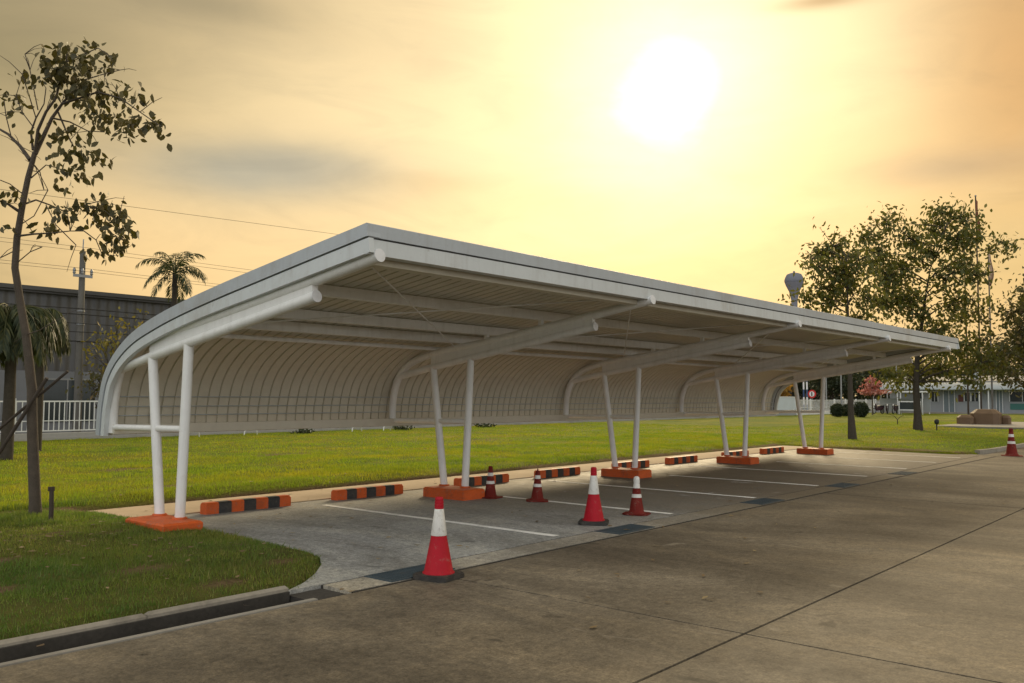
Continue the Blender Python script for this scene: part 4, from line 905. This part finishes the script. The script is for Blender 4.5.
# road sign, blue posts, lamp columns
p = at_x(812, 394, 88); o = empty('road_sign', (88, p.y, 0), 'round white road sign with a red rim and black bar', 'sign')
MB().tube([(0.05, 0, -.1), (.05, 0, 2.3)], .035, 8).build('post', 'steel', o)
def disc(r, x, n=28, r0=0):
    v = [(x, r * math.cos(2 * math.pi * i / n), p.z + r * math.sin(2 * math.pi * i / n)) for i in range(n)]; v += [(x + .02, y, z) for _, y, z in v]
    return MB().add(v, [tuple(range(n))[::-1], tuple(range(n, 2 * n))] + [(i, (i + 1) % n, n + (i + 1) % n, n + i) for i in range(n)])
disc(.42, -.02).build('rim', 'sign_red', o); disc(.27, -.043).build('face', 'sign_white', o); MB().box(-.064, -.045, -.05, .05, p.z - .2, p.z + .2).build('bar', 'bike_black', o)
for k, (px, lb) in enumerate(((803.5, 'blue and white post left of the road sign, left one of the pair'), (806.8, 'blue and white post nearer to the road sign, right one of the pair'))):
    p = at_x(px, 380, 92); o = empty('banded_post', (92, p.y, 0), lb, 'post', 'blue and white posts by the road sign')
    for j in range(5): MB().tube([(0, 0, j * .8 - .1 * (j == 0)), (0, 0, j * .8 + .8)], .09, 8).build('band', 'blue_paint' if j % 2 == 0 else 'sign_white', o)
LP = [(841, 'slim grey lamp column seen left of the slim tree trunk', 82), (887, 'slim pale lamp column seen right of the pink shrub', 96), (896.5, 'slim grey lamp column seen before the yellow green tree', 97), (826, 'slim pale lamp column seen right of the last carport leg', 88)]
for px, lb, X in LP:
    p = at_x(px, 380, X); o = empty('lamp_column', (X, p.y, 0), lb, 'lamp column', 'slim lamp columns beyond the lawn'); MB().tube([(0, 0, -.2), (0, 0, 5.0)], [.09, .06], 8).build('column', 'steel', o); MB().box(-.5, .1, -.08, .08, 5.0, 5.08).build('lamp_head', 'building_white', o)
# trees and sheds beyond
BG = [(771, 96, 4.0, 1.7, 'leaf_orange', 'small tree with orange yellow leaves beyond the carport end'), (793, 120, 6.0, 2.6, 'leaf_dark', 'dark tree behind the bluish wall panel'), (815, 128, 6.4, 3.0, 'leaf_olive', 'olive tree standing behind the round road sign'), (833, 118, 5.8, 3.0, 'leaf_dark', 'dark tree behind the clipped round shrubs'),
      (851, 130, 6.8, 3.4, 'leaf_green', 'broad green tree behind the slim trunk on the lawn'), (875, 126, 6.6, 3.2, 'leaf_dark', 'dark tree rising behind the pink flowering shrub'), (898, 112, 6.6, 2.6, 'leaf_yellow', 'yellow green tree left of the low white building'), (925, 128, 7.4, 3.4, 'leaf_olive', 'olive tree behind the left end of the low building roof'),
      (955, 130, 6.5, 3.2, 'leaf_dark', 'dark tree behind the middle of the low building'), (985, 128, 7.2, 3.4, 'leaf_olive', 'olive tree behind the low building near the flagpoles'), (1015, 130, 9.5, 3.8, 'leaf_dark', 'tall dark tree behind the right end of the low building')]
for k, (px, X, h, cr, mt, lb) in enumerate(BG):
    p = at_x(px, 395, X); tree('distant_tree', (X, p.y, 0), lb, 'tree', 'trees beyond the lawn', h, cr, h * .16, .18, mt, .42, 11, 'dark_bark', 4, 60 + k, .8, puff=.55, droop=.2)
Rn = np.random.default_rng(77); cen = np.column_stack([Rn.uniform(128, 150, 5200), Rn.uniform(-6, 78, 5200), Rn.random(5200)]); top_ = 2.6 + 2.4 * vnoise(cen[:, :2] * np.array((0, 1)) + 3, .16, 21) + 1.2 * vnoise(cen[:, :2] * np.array((.3, 1)) + 9, .6, 22); cen[:, 2] *= top_
tag(fast_mesh('far_wood', leaf_mesh(cen, .7, 5, (.6, .6, .35), 78, .2), 6, 'leaf_dark'), kind='stuff')
p = at_x(780, 385, 135); o = empty('beige_shed', (135, p.y, 0), 'beige building with a pale sheet roof past the carport end', 'building')
MB().box(-4, 4, -7, 9, -.2, 3.0).build('wall', 'shed_beige', o); MB().prism([(-7.5, 3.0), (-7.5, 3.15), (1, 5.2), (9.5, 3.15), (9.5, 3.0)], 0, -4.5, 4.5).build('roof', 'roof_sheet', o)
w = MB().box(-4.06, -4.003, -4, -2, 1, 2.2).build('window', 'dark_glass', o); MB().box(-4.09, -4.061, -3.03, -2.97, 1, 2.2).build('frame', 'fence_white', w)
# water tower far off
d = ray(794, 272); k = 220 / math.hypot(d.x, d.y); tw = empty('water_tower', (d.x * k, d.y * k, 0), 'goblet shaped grey water tower rising far behind the roof', 'water tower')
MB().lathe([(1.3, -.2), (.95, 3), (.75, 10), (.62, 20), (.75, 24.5), (1.2, 26.6), (1.9, 28.0), (2.15, 28.7)], 24).build('stem', 'tower_concrete', tw)
MB().lathe([(2.16, 28.7), (2.25, 29.0), (2.25, 29.35), (2.05, 30.0), (1.7, 30.7), (1.0, 31.0), (.3, 31.1), (.2, 31.5)], 24).build('bowl', 'tower_bowl', tw)
MB().tube([(-.8, .4, 18), (-.75, .5, 20.5)], .28, 8).build('tank_box', 'tower_bowl', tw)

# ------------------------------------------------------------------ sky and light
SUN_EL, SUN_AZ = R(19.1), R(30.0)
sd = Vector((math.cos(SUN_EL) * math.cos(SUN_AZ), math.cos(SUN_EL) * math.sin(SUN_AZ), math.sin(SUN_EL)))
sun = bpy.data.lights.new('Sun', 'SUN'); sun.energy = 1.4; sun.angle = R(14); sun.color = (1, .80, .50)
so = bpy.data.objects.new('Sun', sun); C.objects.link(so); so.rotation_euler = sd.to_track_quat('Z', 'Y').to_euler(); so.location = (40, 30, 40)
w = bpy.data.worlds.new('World'); SC.world = w; w.use_nodes = True; nt = w.node_tree
bg = nt.nodes['Background']
tc = N(nt, 'ShaderNodeTexCoord'); dirv = tc.outputs['Generated']
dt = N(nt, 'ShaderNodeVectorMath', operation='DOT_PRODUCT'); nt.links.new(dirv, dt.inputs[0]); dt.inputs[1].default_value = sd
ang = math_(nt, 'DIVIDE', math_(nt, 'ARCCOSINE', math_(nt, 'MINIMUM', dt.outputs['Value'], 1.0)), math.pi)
# broken veil of cloud: wobble the angle and the brightness
mp = N(nt, 'ShaderNodeMapping'); mp.inputs['Scale'].default_value = (1, 1, 3.2); nt.links.new(dirv, mp.inputs['Vector'])
cl = noise(nt, mp.outputs[0], 2.6, 7, .55, .6); cl2 = noise(nt, mp.outputs[0], 1.1, 4, .5, .3)
ang2 = math_(nt, 'ADD', ang, math_(nt, 'MULTIPLY', math_(nt, 'MULTIPLY', math_(nt, 'SUBTRACT', cl, .5), .055), math_(nt, 'MULTIPLY_ADD', ang, 12.0, .22, True)))
glow = ramp(nt, ang2, [(0, (5, 5, 4.8)), (.009, (2.4, 2.3, 2.1)), (.0145, (1.35, 1.3, 1.15)), (.0175, (1.04, 1.0, .76)), (.026, (1.02, .97, .66)), (.045, (1.0, .88, .51)), (.085, (.98, .77, .42)), (.13, (.96, .72, .38)), (.18, (.90, .66, .33)), (.24, (.60, .46, .23)), (.34, (.62, .55, .38)), (.55, (1.10, 1.11, 1.08)), (1, (1.21, 1.25, 1.31))])  # unseen sky behind the camera brightened as added fill light
shade = ramp(nt, cl2, [(.34, (.80, .82, .86)), (.5, (1, 1, 1)), (.66, (1.05, 1.0, .96))])
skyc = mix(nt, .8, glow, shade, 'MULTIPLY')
def cloud(px, py, rx, ry, col, amt):
    """one soft grey cloud in a direction of the sky, ragged by noise"""
    global skyc
    d = ray(px, py).normalized(); e1 = Vector((-d.y, d.x, 0)).normalized(); e2 = d.cross(e1)
    def dot(v):
        n = N(nt, 'ShaderNodeVectorMath', operation='DOT_PRODUCT'); nt.links.new(dirv, n.inputs[0]); n.inputs[1].default_value = v; return n.outputs['Value']
    a = math_(nt, 'POWER', math_(nt, 'DIVIDE', dot(e1), rx / F), 2.0); b = math_(nt, 'POWER', math_(nt, 'DIVIDE', dot(e2), ry / F), 2.0)
    f = math_(nt, 'EXPONENT', math_(nt, 'MULTIPLY', math_(nt, 'ADD', a, b), -1.0))
    f = math_(nt, 'MULTIPLY', f, math_(nt, 'GREATER_THAN', dot(d), 0.2)); f = math_(nt, 'MULTIPLY', f, math_(nt, 'MULTIPLY_ADD', cl, 2.2, -.05, True)); f = math_(nt, 'MULTIPLY', f, amt, None, True)
    skyc = mix(nt, f, skyc, col)
cloud(300, 70, 260, 120, (.97, .78, .44), .55); cloud(900, 235, 270, 120, (.87, .56, .23), .85); cloud(690, 265, 420, 45, (.95, .65, .29), .6)
cloud(285, 172, 150, 30, (.43, .39, .28), 1.0); cloud(258, 174, 85, 22, (.43, .42, .34), 1.0); cloud(300, 166, 60, 14, (.40, .38, .30), .9); cloud(435, 181, 45, 10, (.62, .47, .25), .7); cloud(195, 2, 70, 16, (.33, .27, .16), .9); cloud(10, 40, 150, 90, (.34, .27, .13), 1.0); cloud(60, -60, 300, 80, (.36, .29, .16), .8); cloud(1050, 0, 110, 220, (.52, .29, .09), .7); cloud(826, 0, 38, 7, (.35, .2, .07), .9)
cloud(975, 165, 85, 16, (.42, .31, .19), .95); cloud(1030, 60, 70, 120, (.60, .30, .08), .7); cloud(560, 205, 220, 30, (.93, .62, .27), .5); cloud(1000, 250, 90, 50, (.62, .48, .2), .5)
sk = N(nt, 'ShaderNodeTexSky', sky_type='NISHITA'); sk.sun_disc = False; sk.sun_elevation = SUN_EL; sk.sun_rotation = math.pi / 2 - SUN_AZ; sk.dust_density = 6; sk.air_density = 1.5
skn = mix(nt, 1.0, sk.outputs['Color'], (.06, .06, .06), 'MULTIPLY')
skyc = mix(nt, .5, skyc, ramp(nt, noise(nt, mp.outputs[0], 7.0, 6, .6, .8), [(.3, (.78, .80, .84)), (.5, (1, 1, 1)), (.7, (1.12, 1.10, 1.08))]), 'MULTIPLY')
skyc = mix(nt, 1.0, skyc, (.60, .59, .575), 'MULTIPLY')
fin = mix(nt, .08, skyc, skn)
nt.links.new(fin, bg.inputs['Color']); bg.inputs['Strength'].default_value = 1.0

SC.view_settings.view_transform = 'Standard'; SC.view_settings.look = 'None'; SC.view_settings.gamma = 1; SC.view_settings.exposure = 0.78
SC.render.engine = 'CYCLES'; SC.cycles.use_denoising = True; SC.cycles.max_bounces = 6; SC.cycles.diffuse_bounces = 4; SC.cycles.transparent_max_bounces = 4
SC.cycles.caustics_reflective = False; SC.cycles.caustics_refractive = False; SC.cycles.sample_clamp_indirect = 4
